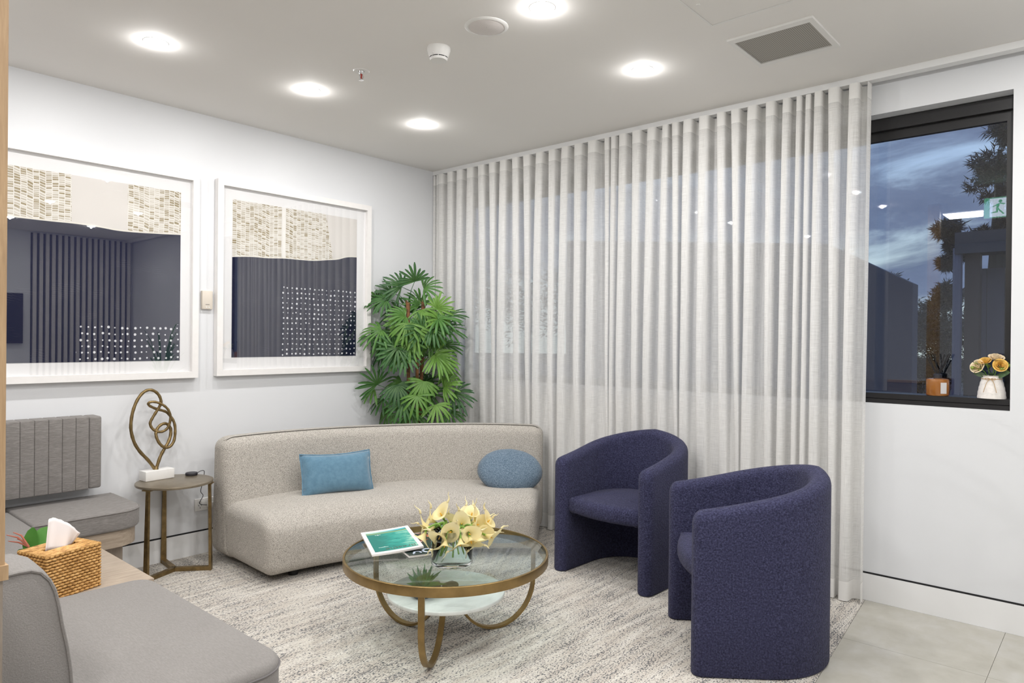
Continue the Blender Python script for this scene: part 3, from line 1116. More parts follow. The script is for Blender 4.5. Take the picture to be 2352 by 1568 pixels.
for cx in (-0.028, 0.028):
    MB().rgrid(0.016, 0.006, 0.010, 0.002, (1, 1, 1), 2).xf(Matrix.Translation((cx, -0.011, 0.022))).build('switch', M['white_plastic'], t)
pl = MB().rgrid(0.036, 0.03, 0.036, 0.008, (1, 1, 1), 3).xf(Matrix.Translation((0.03, -0.026, -0.006)))
tag(pl.build('power_adaptor', M['white_plastic'], None, loc=(-1.966, 0, 0.304)), 'white plug-in power adaptor in the double outlet', 'plug')

# ------------------------------------------------------------------ curved sofa
SO = Vector((-2.09, -2.657))
A0, A1 = R_(87.7), R_(36.5)
t = thing('curved_sofa', 'long curved oatmeal boucle sofa with a low seat and high back', 'sofa', (SO.x, SO.y, 0))


def arc_fn(rm, rc_, zc, shape=None):
    def fn(p):
        a, d, h = p.x, p.y, p.z
        if shape:
            a, d, h = shape(a, d, h)
        an = (A0 + A1) / 2 - a / rm
        rr = rc_ + d
        return Vector((rr * math.cos(an), rr * math.sin(an), zc + h))
    return fn


Rm = 2.05
Lsofa = Rm * (A0 - A1)


def seat_shape(a, d, h):
    ta, td = a / (Lsofa / 2), d / 0.31
    if h > 0:
        h += 0.022 * (1 - ta * ta) * (1 - td * td) + 0.006 * math.sin(a * 9) * (1 - td * td)
    if h > 0 and d < 0:
        h -= 0.045 * max(0.0, (-td - 0.45) / 0.55) ** 2 * (h / 0.1675)
        d += 0.02 * max(0.0, h / 0.1675) ** 2 * max(0.0, -td)
    if h < 0 and d < 0:
        d += 0.02 * (-h / 0.17)
    return a, d, h


def back_shape(a, d, h):
    # lean: front face slopes back towards the top; soft crest
    k = (h + 0.345) / 0.69
    if d < 0:
        d += 0.075 * k
    if d > 0:
        d -= 0.03 * k
    ta = abs(a) / (Lsofa / 2)
    if h > 0:
        h -= 0.012 * ta ** 4
    return a, d, h


MB().rgrid(Lsofa - 0.01, 0.62, 0.335, 0.07, (36, 8, 4), 6, arc_fn(Rm, 2.11, 0.205, seat_shape)).build('seat', M['sofa'], t, smooth=60)
MB().rgrid(Lsofa, 0.28, 0.715, 0.065, (36, 4, 7), 6, arc_fn(Rm, 2.410, 0.393, back_shape)).build('backrest', M['sofa'], t, smooth=60)
for an, rr in ((A0 - 0.11, 1.93), (A0 - 0.09, 2.46), (A1 + 0.11, 1.93), (A1 + 0.09, 2.46), ((A0 + A1) / 2, 1.90)):
    MB().lathe([(0.0, 0.0), (0.026, 0.0), (0.028, 0.045), (0.0, 0.045)], 20, (rr * math.cos(an), rr * math.sin(an), 0.001)).build('foot', M['foot'], t)


# cushions
def pillow(Wd, Hd, T, n=22, pinch=0.06, round_=False):
    b = MB()
    V = []
    Fs = []
    for side in (1, -1):
        base = len(V)
        for j in range(n + 1):
            for i in range(n + 1):
                u, v = -1 + 2 * i / n, -1 + 2 * j / n
                if round_:
                    # square -> disc
                    x = u * math.sqrt(max(0, 1 - v * v / 2))
                    y = v * math.sqrt(max(0, 1 - u * u / 2))
                    rr = min(1, math.hypot(x, y))
                    z = math.sqrt(max(0, 1 - rr ** 2.6)) * T / 2
                    an = math.atan2(y, x)
                    z *= 1 + 0.05 * math.sin(an * 13) * rr ** 3
                    V.append((x * Wd / 2, y * Hd / 2, side * z))
                else:
                    e = (1 - abs(u) ** 2.6) * (1 - abs(v) ** 2.6)
                    z = max(0, e) ** 0.5 * T / 2
                    x = u * (1 - pinch * (1 - abs(v) ** 1.6) * abs(u) ** 3 * 0.6)
                    y = v * (1 - 2.0 * pinch * (1 - abs(u) ** 1.8) * abs(v) ** 3)
                    z += 0.004 * math.sin(u * 17 + v * 3) * abs(u) ** 3 * (1 - abs(v)) * (1 if side > 0 else 0)
                    V.append((x * Wd / 2, y * Hd / 2, side * z))
        for j in range(n):
            for i in range(n):
                q = (base + j * (n + 1) + i, base + j * (n + 1) + i + 1, base + (j + 1) * (n + 1) + i + 1, base + (j + 1) * (n + 1) + i)
                Fs.append(q if side > 0 else tuple(reversed(q)))
    b.add(V, Fs)
    me = bmesh.new()
    return b


def weld(o, d=1e-4):
    bm = bmesh.new()
    bm.from_mesh(o.data)
    bmesh.ops.remove_doubles(bm, verts=bm.verts, dist=d)
    bm.to_mesh(o.data)
    bm.free()
    o.data.shade_smooth()


def frame_mat(origin, zdir, xdir):
    z = Vector(zdir).normalized()
    x = Vector(xdir)
    x = (x - z * x.dot(z)).normalized()
    y = z.cross(x)
    return Matrix(((x.x, y.x, z.x, origin[0]), (x.y, y.y, z.y, origin[1]), (x.z, y.z, z.z, origin[2]), (0, 0, 0, 1)))


pc = Vector((-1.420, -0.612, 0.497))
inward = Vector((SO.x - pc.x, SO.y - pc.y, 0)).normalized()
tang = Vector((-inward.y, inward.x, 0))
t = thing('lumbar_cushion', 'rectangular blue velvet cushion with flanged edge on the sofa', 'cushion', (0, 0, 0))
t.matrix_world = frame_mat(pc, inward * 0.95 + Vector((0, 0, 0.32)), tang)
o = pillow(0.435, 0.262, 0.125).build('cover', M['velvet'], t)
weld(o)
pp = []
for k in range(0, 80):
    a = k / 80 * 4
    s_ = int(a)
    q = -1 + 2 * (a - s_)
    u, v = ((q, -1), (1, q), (-q, 1), (-1, -q))[s_]
    x = u * (1 - 0.06 * (1 - abs(v) ** 1.6) * abs(u) ** 3 * 0.6)
    y = v * (1 - 0.12 * (1 - abs(u) ** 1.8) * abs(v) ** 3)
    pp.append((x * 0.2175 * 1.01, y * 0.131 * 1.015, 0.002 * math.sin(k * 1.7)))
pp.append(pp[0])
MB().tube(pp, 0.0052, 6, False).build('flange', M['velvet'], t)

rcn = Vector((-0.507, -1.232, 0.472))
inward = Vector((SO.x - rcn.x, SO.y - rcn.y, 0)).normalized()
tang = Vector((-inward.y, inward.x, 0))
t = thing('round_cushion', 'round slate blue chenille cushion at the right end of the sofa', 'cushion', (0, 0, 0))
t.matrix_world = frame_mat(rcn, inward * 0.80 + Vector((0, 0, 0.58)), tang + Vector((0, 0, -0.10)))
o = pillow(0.43, 0.31, 0.15, round_=True).build('cover', M['chenille'], t)
weld(o)
pk = MB()
for k in range(5):
    a = R_(-62 + k * 13)
    pk.tube([(0.15 * math.cos(a), 0.115 * math.sin(a), 0.052), (0.18 * math.cos(a), 0.138 * math.sin(a), 0.034), (0.199 * math.cos(a), 0.1495 * math.sin(a), 0.004)], 0.0035, 6)
pk.build('gathers', M['chenille'], t)


# ------------------------------------------------------------------ tub armchairs
def armchair(loc, rot, label):
    t = thing('tub_armchair', label, 'armchair', loc, rot, 'navy boucle tub armchairs')
    w_, xf_, xs_, bx = 0.285, 0.30, 0.02, 0.30   # half width, arm front, start of curve, curve depth
    path = []
    nA, nC = 10, 40
    for i in range(nA):
        path.append(Vector((xf_ - (xf_ - xs_) * (1 - math.cos(PI / 2 * i / nA)) if i < 0 else xf_ - (xf_ - xs_) * i / nA, w_)))
    for i in range(nC + 1):
        a = PI / 2 + PI * i / nC
        ca, sa = math.cos(a), math.sin(a)
        e = 0.9
        path.append(Vector((xs_ + bx * math.copysign(abs(ca) ** e, ca), w_ * math.copysign(abs(sa) ** e, sa))))
    for i in range(nA - 1, -1, -1):
        path.append(Vector((xf_ - (xf_ - xs_) * i / nA, -w_)))
    # densify the ends for the rounded front
    rr = 0.040
    ds = [rr * (1 - math.cos(PI / 2 * k / 6)) for k in range(6)]
    head = [Vector((xf_ - d, w_)) for d in ds]
    tail = [Vector((xf_ - d, -w_)) for d in reversed(ds)]
    core = [p for p in path if p.x <= xf_ - rr]
    path = head + core + tail
    n = len(path)
    arc = [0.0]
    for i in range(1, n):
        arc.append(arc[-1] + (path[i] - path[i - 1]).length)
    Ltot = arc[-1]
    V = []
    T = 0.088
    PRS = 8
    for i, p in enumerate(path):
        d = (path[min(i + 1, n - 1)] - path[max(i - 1, 0)]).normalized()
        nr = Vector((d.y, -d.x))        # inward when travelling front-left -> back -> front-right ... fixed below
        if nr.dot(Vector((xs_, 0)) - p) > 0:
            nr = -nr                    # outward
        s_ = min(arc[i], Ltot - arc[i])
        f = s_ / (Ltot / 2)
        sm = f * f * (3 - 2 * f)
        zt = 0.655 + 0.142 * (0.55 * f + 0.45 * sm)
        ins = 0.0
        if s_ < rr:
            ins = rr - math.sqrt(max(0.0, rr * rr - (rr - s_) ** 2))
        hw = T / 2 - ins * 0.92
        zt -= ins * 1.3
        zr = min(0.042, hw)
        prof = [(hw - 0.004, 0.004), (hw, 0.012), (hw, 0.22), (hw, 0.42)]
        for k in range(PRS + 1):
            a = PI * k / PRS
            prof.append((hw * math.cos(a), zt - zr + zr * math.sin(a)))
        prof += [(-hw, 0.42), (-hw, 0.22), (-hw, 0.012), (-hw + 0.004, 0.004)]
        for off, z in prof:
            q = p + nr * off
            V.append((q.x, q.y, z))
    m_ = len(prof)
    Fs = []
    for i in range(n - 1):
        for k in range(m_):
            k2 = (k + 1) % m_
            Fs.append((i * m_ + k, (i + 1) * m_ + k, (i + 1) * m_ + k2, i * m_ + k2))
    Fs.append(tuple(range(m_)))
    Fs.append(tuple((n - 1) * m_ + k for k in reversed(range(m_))))
    MB().add(V, Fs).build('shell', M['navy'], t, smooth=50)
    # seat: fills the inner outline, bowed front
    out = []
    wi = w_ - T / 2 + 0.004
    for i in range(13):
        y = -wi + 2 * wi * i / 12
        out.append((0.255 + 0.045 * (1 - (y / wi) ** 2), y))
    for i in range(1, 40):
        a = PI / 2 + PI * i / 40
        ca, sa = math.cos(a), math.sin(a)
        out.append((xs_ + (bx - T / 2) * math.copysign(abs(ca) ** 0.9, ca), wi * math.copysign(abs(sa) ** 0.9, sa)))
    MB().rprism(out, 0.335, 0.432, 0.038, 6, crown=0.012).build('seat_cushion', M['navy'], t, smooth=60)
    return t


armchair((-0.452, -2.108, 0.001), R_(178), 'navy boucle tub armchair next to the sofa, seat facing the coffee table')
armchair((-0.947, -3.027, 0.001), R_(127.7), 'navy boucle tub armchair nearest the tiled floor, outer side turned to view')

# ------------------------------------------------------------------ coffee table
TC = Vector((-1.795, -1.996))
RT = 0.452
t = thing('coffee_table', 'round bronze coffee table with a glass top and marble lower shelf', 'table', (TC.x, TC.y, 0.001))
MB().lathe([(RT, 0.345), (RT + 0.0015, 0.347), (RT + 0.0015, 0.384), (RT, 0.3855), (RT - 0.007, 0.3855), (RT - 0.007, 0.372), (RT - 0.02, 0.372), (RT - 0.02, 0.345)], 96, close=True).build('rim', M['bronze'], t, smooth=40)
MB().rprism(circle(0, 0, RT - 0.0085, 96), 0.3725, 0.3845, 0.002, 2).build('glass_top', M['table_glass'], t, smooth=40)
MB().rprism(circle(0, 0, 0.262, 72), 0.198, 0.217, 0.006, 3).build('marble_shelf', M['marble'], t, smooth=40)
for an in (R_(214), R_(338), R_(97)):
    d = Vector((math.cos(an), math.sin(an), 0))
    side = Vector((-d.y, d.x, 0))
    pts = [d * (RT - 0.012) + Vector((0, 0, 0.350))]
    pts.append(d * (RT - 0.012) + Vector((0, 0, 0.27)))
    for k in range(0, 25):
        a = PI * k / 24
        pts.append(d * (0.248 + 0.192 * math.cos(a)) + Vector((0, 0, 0.2065 - 0.20 * math.sin(a))))
    MB().bar(pts, side, 0.025, 0.011).build('leg', M['bronze'], t, smooth=40)

# glass vase with calla lilies
GT = 0.3865
VC = Vector((-1.887, -2.125))
t = thing('glass_vase', 'short clear glass cylinder vase on the coffee table', 'vase', (VC.x, VC.y, GT))
MB().lathe([(0.0, 0.0), (0.084, 0.0), (0.0885, 0.004), (0.0885, 0.148), (0.0865, 0.1495), (0.0845, 0.148), (0.0845, 0.018), (0.081, 0.014), (0.0, 0.014)], 64).build('vase_glass', M['vase_glass'], t, smooth=60)

LILY = [
    # x, y, z, facing(dx right, dy up, dz toward viewer), tip angle (deg, in screen), label
    ((-1.898, -2.059, 0.590), (-0.35, 0.75, 0.45), 80, 'cream calla lily standing up at the top left of the bunch'),
    ((-1.930, -2.023, 0.562), (-0.8, 0.45, 0.2), 60, 'cream calla lily behind the left-pointing pair of the bunch'),
    ((-1.843, -2.077, 0.560), (0.1, 0.95, -0.25), 90, 'narrow cream calla lily seen from outside in the top middle'),
    ((-1.792, -2.149, 0.585), (0.2, 0.85, 0.1), 75, 'tallest broad cream calla lily at the top right of the bunch'),
    ((-1.792, -2.089, 0.566), (-0.35, 0.85, 0.2), 110, 'cream calla lily tucked behind the tallest one'),
    ((-1.968, -2.025, 0.540), (-0.93, 0.2, 0.15), 140, 'cream calla lily pointing far left with a curled tail over the magazines'),
    ((-1.965, -2.059, 0.525), (-0.8, -0.5, 0.25), 200, 'cream calla lily drooping left just under the far-left one'),
    ((-1.996, -2.054, 0.492), (-0.45, -0.85, 0.2), 265, 'cream calla lily hanging down in front of the dark magazine'),
    ((-1.878, -2.173, 0.560), (0.1, 0.35, 0.9), 100, 'cream calla lily facing out near the top middle, above the round-faced one'),
    ((-1.952, -2.180, 0.536), (-0.05, 0.05, 1.0), 60, 'cream calla lily facing straight out with its yellow spadix showing'),
    ((-1.883, -2.228, 0.525), (0.35, 0.15, 0.92), 20, 'broad open cream calla lily right of the front-facing one'),
    ((-1.977, -2.137, 0.505), (-0.45, -0.3, 0.8), 120, 'open cream calla lily low at the left of the vase mouth'),
    ((-1.974, -2.170, 0.480), (-0.15, -0.9, 0.4), 200, 'cream calla lily bent over the left front rim of the vase'),
    ((-1.930, -2.220, 0.484), (0.05, -0.9, 0.42), 190, 'cream calla lily bent over the middle front rim of the vase'),
    ((-1.886, -2.240, 0.490), (0.3, -0.75, 0.55), 330, 'cream calla lily bent over the rim, right of the middle one'),
    ((-1.849, -2.252, 0.490), (0.25, -0.9, 0.3), 235, 'cream calla lily drooping right with a long tail across the vase'),
    ((-1.813, -2.232, 0.515), (0.75, -0.2, 0.6), 350, 'cream calla lily at the right side, half hidden by the open ones'),
    ((-1.792, -2.180, 0.560), (0.75, 0.5, 0.2), 50, 'cream calla lily leaning right just under the tallest one'),
    ((-1.806, -2.210, 0.548), (0.85, 0.1, 0.3), 10, 'cream calla lily pointing right from the green stem cluster'),
    ((-1.764, -2.227, 0.562), (0.6, 0.6, 0.2), 70, 'cream calla lily at the upper right with its tail curling upward'),
    ((-1.751, -2.212, 0.522), (0.92, 0.0, 0.1), 15, 'cream calla lily at the right edge behind the others'),
    ((-1.784, -2.265, 0.496), (0.85, -0.3, 0.3), 12, 'cream calla lily stretching furthest right with a curled tail'),
]
rl = random.Random(5)
VR, VU, VT = rt, up, -fw
for i, (pos, fac, tipa, lab) in enumerate(LILY):
    hub = Vector(pos)
    ax = (VR * fac[0] + VU * fac[1] + VT * fac[2]).normalized()
    tip = VR * math.cos(R_(tipa)) + VU * math.sin(R_(tipa)) + VT * 0.15
    tip = tip - ax * tip.dot(ax) * 0.999
    if tip.length < 0.05:
        tip = ax.orthogonal()
    sc_ = 1.02 + rl.uniform(-0.08, 0.10)
    base = hub - ax * 0.034 * sc_
    t = thing('calla_lily', lab, 'flower', (0, 0, 0), 0, 'calla lilies in the glass vase')
    t.matrix_world = frame_mat(base, ax, tip)
    NU, NV = 20, 9
    V = []
    for j in range(NV + 1):
        v = j / NV
        for k in range(NU):
            u = 2 * PI * k / NU
            cu_ = max(0.0, math.cos(u))
            r_ = (0.0042 + 0.0185 * v ** 1.25 + 0.0155 * v ** 3.5) * sc_
            ln = (0.043 * v * (1 + 0.22 * cu_ ** 2 * v) - 0.012 * v ** 5 * (1 - cu_)) * sc_
            rr = r_ * (1 + 0.14 * v ** 3 * cu_ ** 3 - 0.05 * v * (1 - abs(math.cos(u))))
            fl_ = 0.008 * sc_ * v ** 6 * cu_ ** 8
            V.append(((rr + fl_) * math.cos(u), rr * math.sin(u), ln))
    Fs = []
    for j in range(NV):
        for k in range(NU):
            k2 = (k + 1) % NU
            Fs.append((j * NU + k, j * NU + k2, (j + 1) * NU + k2, (j + 1) * NU + k))
    b = MB().add(V, Fs)
    # curled tail from the rim tip
    e0 = Vector(V[NV * NU])
    tl_ = [e0 + Vector((-0.004, 0, -0.002)), e0 + Vector((0.008, 0, 0.004)), e0 + Vector((0.014, 0.003, 0.013)), e0 + Vector((0.017, 0.006, 0.022)), e0 + Vector((0.024, 0.006, 0.028))]
    tl_ = [e0 + (q - e0) * (sc_ * rl.uniform(0.6, 1.1)) for q in tl_]
    b.tube(catmull(tl_, 3), [0.0052, 0.005, 0.0046, 0.004, 0.0034, 0.0027, 0.0024, 0.0021, 0.0019, 0.0017, 0.0014, 0.0011, 0.0008], 6)
    b.build('spathe', M['lily'], t, smooth=180)
    MB().tube([(0, 0, 0.006), (0, 0, 0.020), (0.0005, 0, 0.034)], [0.0022, 0.0032, 0.002], 8).build('spadix', M['spadix'], t)
    # stem: from flower base curving into the vase
    ang = math.atan2(hub.y - VC.y, hub.x - VC.x)
    mouth = Vector((VC.x + 0.035 * math.cos(ang), VC.y + 0.035 * math.sin(ang), GT + 0.135))
    foot = Vector((VC.x - 0.058 * math.cos(ang + 0.5), VC.y - 0.058 * math.sin(ang + 0.5), GT + 0.020 + rl.uniform(0, 0.03)))
    c1 = base - ax * 0.045
    if c1.z < mouth.z + 0.02:
        c1.z = max(c1.z, mouth.z + 0.03)
    pts = catmull([base + ax * 0.002, base - ax * 0.016, (c1 + mouth) / 2 + Vector((0, 0, 0.012)), mouth, (mouth + foot) / 2, foot], 4)
    inv = t.matrix_world.inverted()
    pts = [inv @ q for q in pts]
    npt = len(pts)
    MB().tube(pts, [0.0048 if k < 3 else 0.0038 for k in range(npt)], 7).build('stem', M['stem'], t)

# magazines
def mat_sea():
    m, g, b = newmat('sea_cover')
    b.inputs['Roughness'].default_value = 0.3
    tc = g.n('ShaderNodeTexCoord').outputs['Object']
    sep = g.n('ShaderNodeSeparateXYZ', {0: tc})
    x, y = sep.outputs[0], sep.outputs[1]
    wob = g.m('MULTIPLY', g.m('SUBTRACT', g.noise(tc, 9, 2, 0.5), 0.5), 0.02)
    yy = g.m('ADD', y, wob)
    nz = g.noise(g.scaled(tc, 14, 34, 1, (0, 0, 0.25)), 1.0, 4, 0.7, 0.5)
    glit = g.m('MULTIPLY', nz, g.m('ADD', 0.55, g.m('MULTIPLY', x, 3.2)))
    sea = g.ramp(glit, [(0.2, (0.02, 0.20, 0.17)), (0.34, (0.04, 0.36, 0.30)), (0.47, (0.30, 0.60, 0.48)), (0.62, (0.72, 0.80, 0.66))])
    sky = g.mix(g.smooth(x, -0.08, 0.08), c4((0.50, 0.72, 0.62)), c4((0.08, 0.48, 0.55)))
    col = g.mix(g.m('GREATER_THAN', yy, 0.112), sea, c4((0.28, 0.42, 0.20)))
    col = g.mix(g.m('GREATER_THAN', yy, 0.124), col, c4((0.06, 0.14, 0.11)))
    col = g.mix(g.m('GREATER_THAN', yy, 0.131), col, sky)
    g.put(b.inputs['Base Color'], col)
    return m


def mat_dark_cover():
    m, g, b = newmat('dark_cover')
    b.inputs['Roughness'].default_value = 0.3
    tc = g.n('ShaderNodeTexCoord').outputs['Object']
    vo = g.n('ShaderNodeTexVoronoi', {'Scale': 26.0})
    g.put(vo.inputs['Vector'], g.scaled(tc, 1, 2.2, 1, (0, 0, 0.5)))
    sc = g.n('ShaderNodeSeparateColor', {0: vo.outputs['Color']})
    sep = g.n('ShaderNodeSeparateXYZ', {0: tc})
    k = g.m('MULTIPLY', g.m('GREATER_THAN', sc.outputs[0], 0.62), g.m('GREATER_THAN', sep.outputs[1], -0.02))
    pc_ = g.ramp(sc.outputs[1], [(0.0, (0.25, 0.06, 0.05)), (0.3, (0.60, 0.40, 0.36)), (0.5, (0.55, 0.20, 0.08)), (0.7, (0.10, 0.25, 0.50)), (0.9, (0.75, 0.72, 0.70))], 'CONSTANT')
    g.put(b.inputs['Base Color'], g.mix(k, c4((0.018, 0.035, 0.03)), pc_))
    return m


MAG_G = 'magazines on the glass coffee table'
# local: +x towards the photo's right, +y away from the viewer
t = thing('magazine', 'magazine with a green sea cover in a white border, lying on top', 'magazine', (-1.888, -1.717, GT), R_(-24), MAG_G)
t.location = (-1.898, -1.732, GT + 0.0145)
t.rotation_euler = (R_(0.5), R_(-4.2), R_(-28.5))
Wm, Hm = 0.228, 0.350


def bend(u):
    return 0.004 * (u * 2) ** 2


def page_slab(b, z0, z1, Wm, Hm, n=8):
    V = []
    for j in range(n + 1):
        x = -Wm / 2 + Wm * j / n
        for y in (-Hm / 2, Hm / 2):
            for z in (z0, z1):
                V.append((x, y, z + bend(j / n - 0.5) * 0.6))
    Fs = []
    for j in range(n):
        a, c_ = j * 4, (j + 1) * 4
        Fs += [(a + 1, c_ + 1, c_ + 3, a + 3), (a + 0, a + 2, c_ + 2, c_ + 0), (a, c_, c_ + 1, a + 1), (a + 2, a + 3, c_ + 3, c_ + 2)]
    Fs += [(0, 1, 3, 2), (n * 4, n * 4 + 2, n * 4 + 3, n * 4 + 1)]
    b.add(V, Fs)
    return b


page_slab(MB(), 0.0, 0.0075, Wm, Hm).build('pages', M['paper'], t, smooth=0)
page_slab(MB(), 0.0076, 0.0084, Wm, Hm).build('cover', plain('white_cover', (0.80, 0.77, 0.76), 0.35), t, smooth=0)
page_slab(MB(), 0.0085, 0.0088, Wm - 0.036, Hm - 0.05).build('cover_picture', mat_sea(), t, smooth=0)


def text_part(body, size, name, mat, parent, loc, rotz, ext=0.0002, pw=None):
    cu = bpy.data.curves.new(name, 'FONT')
    cu.body = body
    cu.size = size
    cu.extrude = ext
    cu.align_x = 'CENTER'
    cu.align_y = 'CENTER'
    tmp = bpy.data.objects.new(name, cu)
    C.objects.link(tmp)
    dg = bpy.context.evaluated_depsgraph_get()
    me = bpy.data.meshes.new_from_object(tmp.evaluated_get(dg))
    bpy.data.objects.remove(tmp)
    if pw:      # follow the curl of the page
        for v_ in me.vertices:
            v_.co.z += bend((loc[0] + v_.co.x * math.cos(rotz)) / pw) * 0.6
    me.materials.clear()
    me.materials.append(mat)
    o = bpy.data.objects.new(name, me)
    C.objects.link(o)
    o.parent = parent
    o.location = loc
    o.rotation_euler = (0, 0, rotz)
    return o


text_part('Breathe', 0.043, 'title_lettering', plain('title_ink', (0.10, 0.13, 0.10), 0.5), t, (0.022, -Hm / 2 + 0.047, 0.0092), PI, 0.0002, Wm)
text_part('magazine', 0.012, 'subtitle_lettering', plain('subtitle_ink', (0.85, 0.88, 0.86), 0.5), t, (-0.050, -Hm / 2 + 0.080, 0.0092), PI, 0.0002, Wm)
bd = MB()
for s_ in (-1, 1):
    bd.add([(0, 0, 0), (0.010 * s_, 0.004, 0), (0.016 * s_, 0.001, 0), (0.009 * s_, -0.001, 0)], [(0, 1, 2, 3) if s_ > 0 else (3, 2, 1, 0)])
bo = bd.add([(-0.003, -0.006, 0), (0.003, -0.006, 0), (0.002, 0.006, 0), (-0.002, 0.006, 0)], [(0, 1, 2, 3)]).build('bird_print', plain('white_ink', (0.88, 0.88, 0.86), 0.5), t, smooth=0)
bo.location = (-0.045, 0.092, 0.0102)

t = thing('magazine', 'dark green-black magazine with pale letters, half under the sea-cover one', 'magazine', (-1.814, -1.838, GT), R_(-3), MAG_G)
t.rotation_euler = (0, 0, R_(-20))
page_slab(MB(), 0.0, 0.0085, 0.225, 0.32).build('pages', M['paper'], t, smooth=0)
page_slab(MB(), 0.0086, 0.0094, 0.225, 0.32).build('cover', mat_dark_cover(), t, smooth=0)
lt = MB()
ink = plain('pale_blue_ink', (0.62, 0.70, 0.85), 0.5)


def glyph_arc(cx, cy, r, a0, a1, w_):
    n = 14
    V = []
    for k in range(n + 1):
        a = R_(a0 + (a1 - a0) * k / n)
        for q in (r - w_ / 2, r + w_ / 2):
            V.append((cx + q * math.cos(a), cy + q * math.sin(a) * 1.1, 0.0108))
    return V, [(2 * k, 2 * k + 1, 2 * k + 3, 2 * k + 2) for k in range(n)]


lt.add(*glyph_arc(-0.010, -0.118, 0.022, 20, 340, 0.011))
lt.add(*glyph_arc(0.052, -0.112, 0.026, 100, 330, 0.011))
lt.add(*glyph_arc(-0.062, -0.128, 0.015, -30, 200, 0.009))
lt.add(*glyph_arc(-0.095, -0.138, 0.010, -30, 200, 0.007))
lt.build('cover_lettering', ink, t, smooth=0)

# lower shelf succulent
SP = Vector((-1.93, -1.985, 0.2185))
t = thing('succulent', 'small green succulent in a grey glass bowl on the marble shelf', 'plant', SP)
MB().lathe([(0.0, 0.0), (0.035, 0.0), (0.052, 0.02), (0.050, 0.042), (0.046, 0.042), (0.046, 0.024), (0.03, 0.008), (0.0, 0.008)], 28).build('bowl', plain('smoked_glass', (0.10, 0.11, 0.12), 0.15), t)
rs = random.Random(12)
for k in range(34):
    a = rs.uniform(0, 2 * PI)
    el = rs.uniform(0.1, 1.35)
    ln = rs.uniform(0.055, 0.10)
    b0 = Vector((0.018 * math.cos(a), 0.018 * math.sin(a), 0.038))
    d = Vector((math.cos(a) * math.cos(el), math.sin(a) * math.cos(el), math.sin(el)))
    pts = [b0, b0 + d * ln * 0.5 + Vector((0, 0, 0.004)), b0 + d * ln + Vector((0, 0, -0.008 * math.cos(el)))]
    MB().tube(pts, [0.006, 0.008, 0.0008], 5).build('leaf', M['succulent'], t)
for q, (dx, dy, r_) in enumerate(((0.14, -0.03, 0.03), (0.115, 0.035, 0.024), (0.10, -0.075, 0.022))):
    o = MB().rgrid(r_ * 2.4, r_ * 1.7, r_ * 1.1, r_ * 0.5, (3, 2, 1), 4).build('pebble', plain('dark_pebble', (0.05, 0.055, 0.055), 0.35, var=0.3, vscale=60), None, smooth=180)
    o.location = (SP.x + dx, SP.y + dy, 0.2185 + r_ * 0.55)
    o.rotation_euler = (0, 0, q * 0.9)
    tag(o, ('larger dark pebble on the marble shelf under the vase', 'middle dark pebble on the marble shelf behind the larger one', 'smallest dark pebble at the front of the marble shelf')[q], 'pebble', 'pebbles on the marble shelf')

# ------------------------------------------------------------------ bronze side table with sculpture
STC = Vector((-2.232, -0.212))
ST_H = 0.515
t = thing('side_table', 'round bronze side table on three flat legs beside the sofa', 'table', (STC.x, STC.y, 0.001))
MB().rprism(circle(0, 0, 0.203, 64), ST_H - 0.015, ST_H - 0.001, 0.003, 2).build('table_top', M['table_top'], t, smooth=40)
for an in (R_(203), R_(320), R_(84)):
    d = Vector((math.cos(an), math.sin(an), 0))
    side = Vector((-d.y, d.x, 0))
    MB().bar([d * 0.197 + Vector((0, 0, 0.0)), d * 0.193 + Vector((0, 0, 0.25)), d * 0.188 + Vector((0, 0, ST_H - 0.015))], side, [0.030, 0.024, 0.018], 0.014).build('leg', M['bronze_dark'], t, smooth=30)
    MB().bar([Vector((0, 0, 0.012)), d * 0.197 + Vector((0, 0, 0.012))], side, 0.026, 0.022).build('foot_bar', M['bronze_dark'], t, smooth=30)
    MB().bar([d * 0.165 + Vector((0, 0, ST_H - 0.018)), d * 0.206 + Vector((0, 0, ST_H - 0.018))], side, 0.05, 0.006).build('bracket', M['bronze_dark'], t, smooth=30)

t = thing('knot_sculpture', 'looping bronze knot sculpture on a white marble block', 'sculpture', (-2.281, -0.088, ST_H))
t.rotation_euler = (0, 0, R_(6))
MB().rgrid(0.166, 0.078, 0.056, 0.003, (2, 1, 1), 2).xf(Matrix.Translation((0, 0, 0.0282))).build('marble_base', M['white_stone'], t, smooth=40)
SC = [(-2.291, 0.572), (-2.331, 0.629), (-2.378, 0.684), (-2.41, 0.74), (-2.428, 0.809), (-2.427, 0.869), (-2.415, 0.928), (-2.391, 0.983), (-2.359, 1.019), (-2.323, 1.03), (-2.29, 1.015), (-2.268, 0.987), (-2.26, 0.952), (-2.268, 0.926), (-2.282, 0.9), (-2.304, 0.863), (-2.315, 0.837), (-2.307, 0.81), (-2.285, 0.79), (-2.259, 0.784), (-2.233, 0.795), (-2.218, 0.821), (-2.211, 0.86), (-2.219, 0.899), (-2.238, 0.927), (-2.268, 0.949), (-2.301, 0.96), (-2.326, 0.956), (-2.323, 0.941), (-2.293, 0.923), (-2.26, 0.91), (-2.226, 0.896), (-2.2, 0.866), (-2.182, 0.826), (-2.18, 0.779), (-2.189, 0.725), (-2.214, 0.694), (-2.244, 0.694), (-2.27, 0.718), (-2.285, 0.754), (-2.285, 0.781), (-2.27, 0.81), (-2.241, 0.827), (-2.215, 0.823), (-2.197, 0.796), (-2.199, 0.757), (-2.217, 0.716), (-2.243, 0.676), (-2.265, 0.633), (-2.285, 0.572)]
pts = []
NS = len(SC)
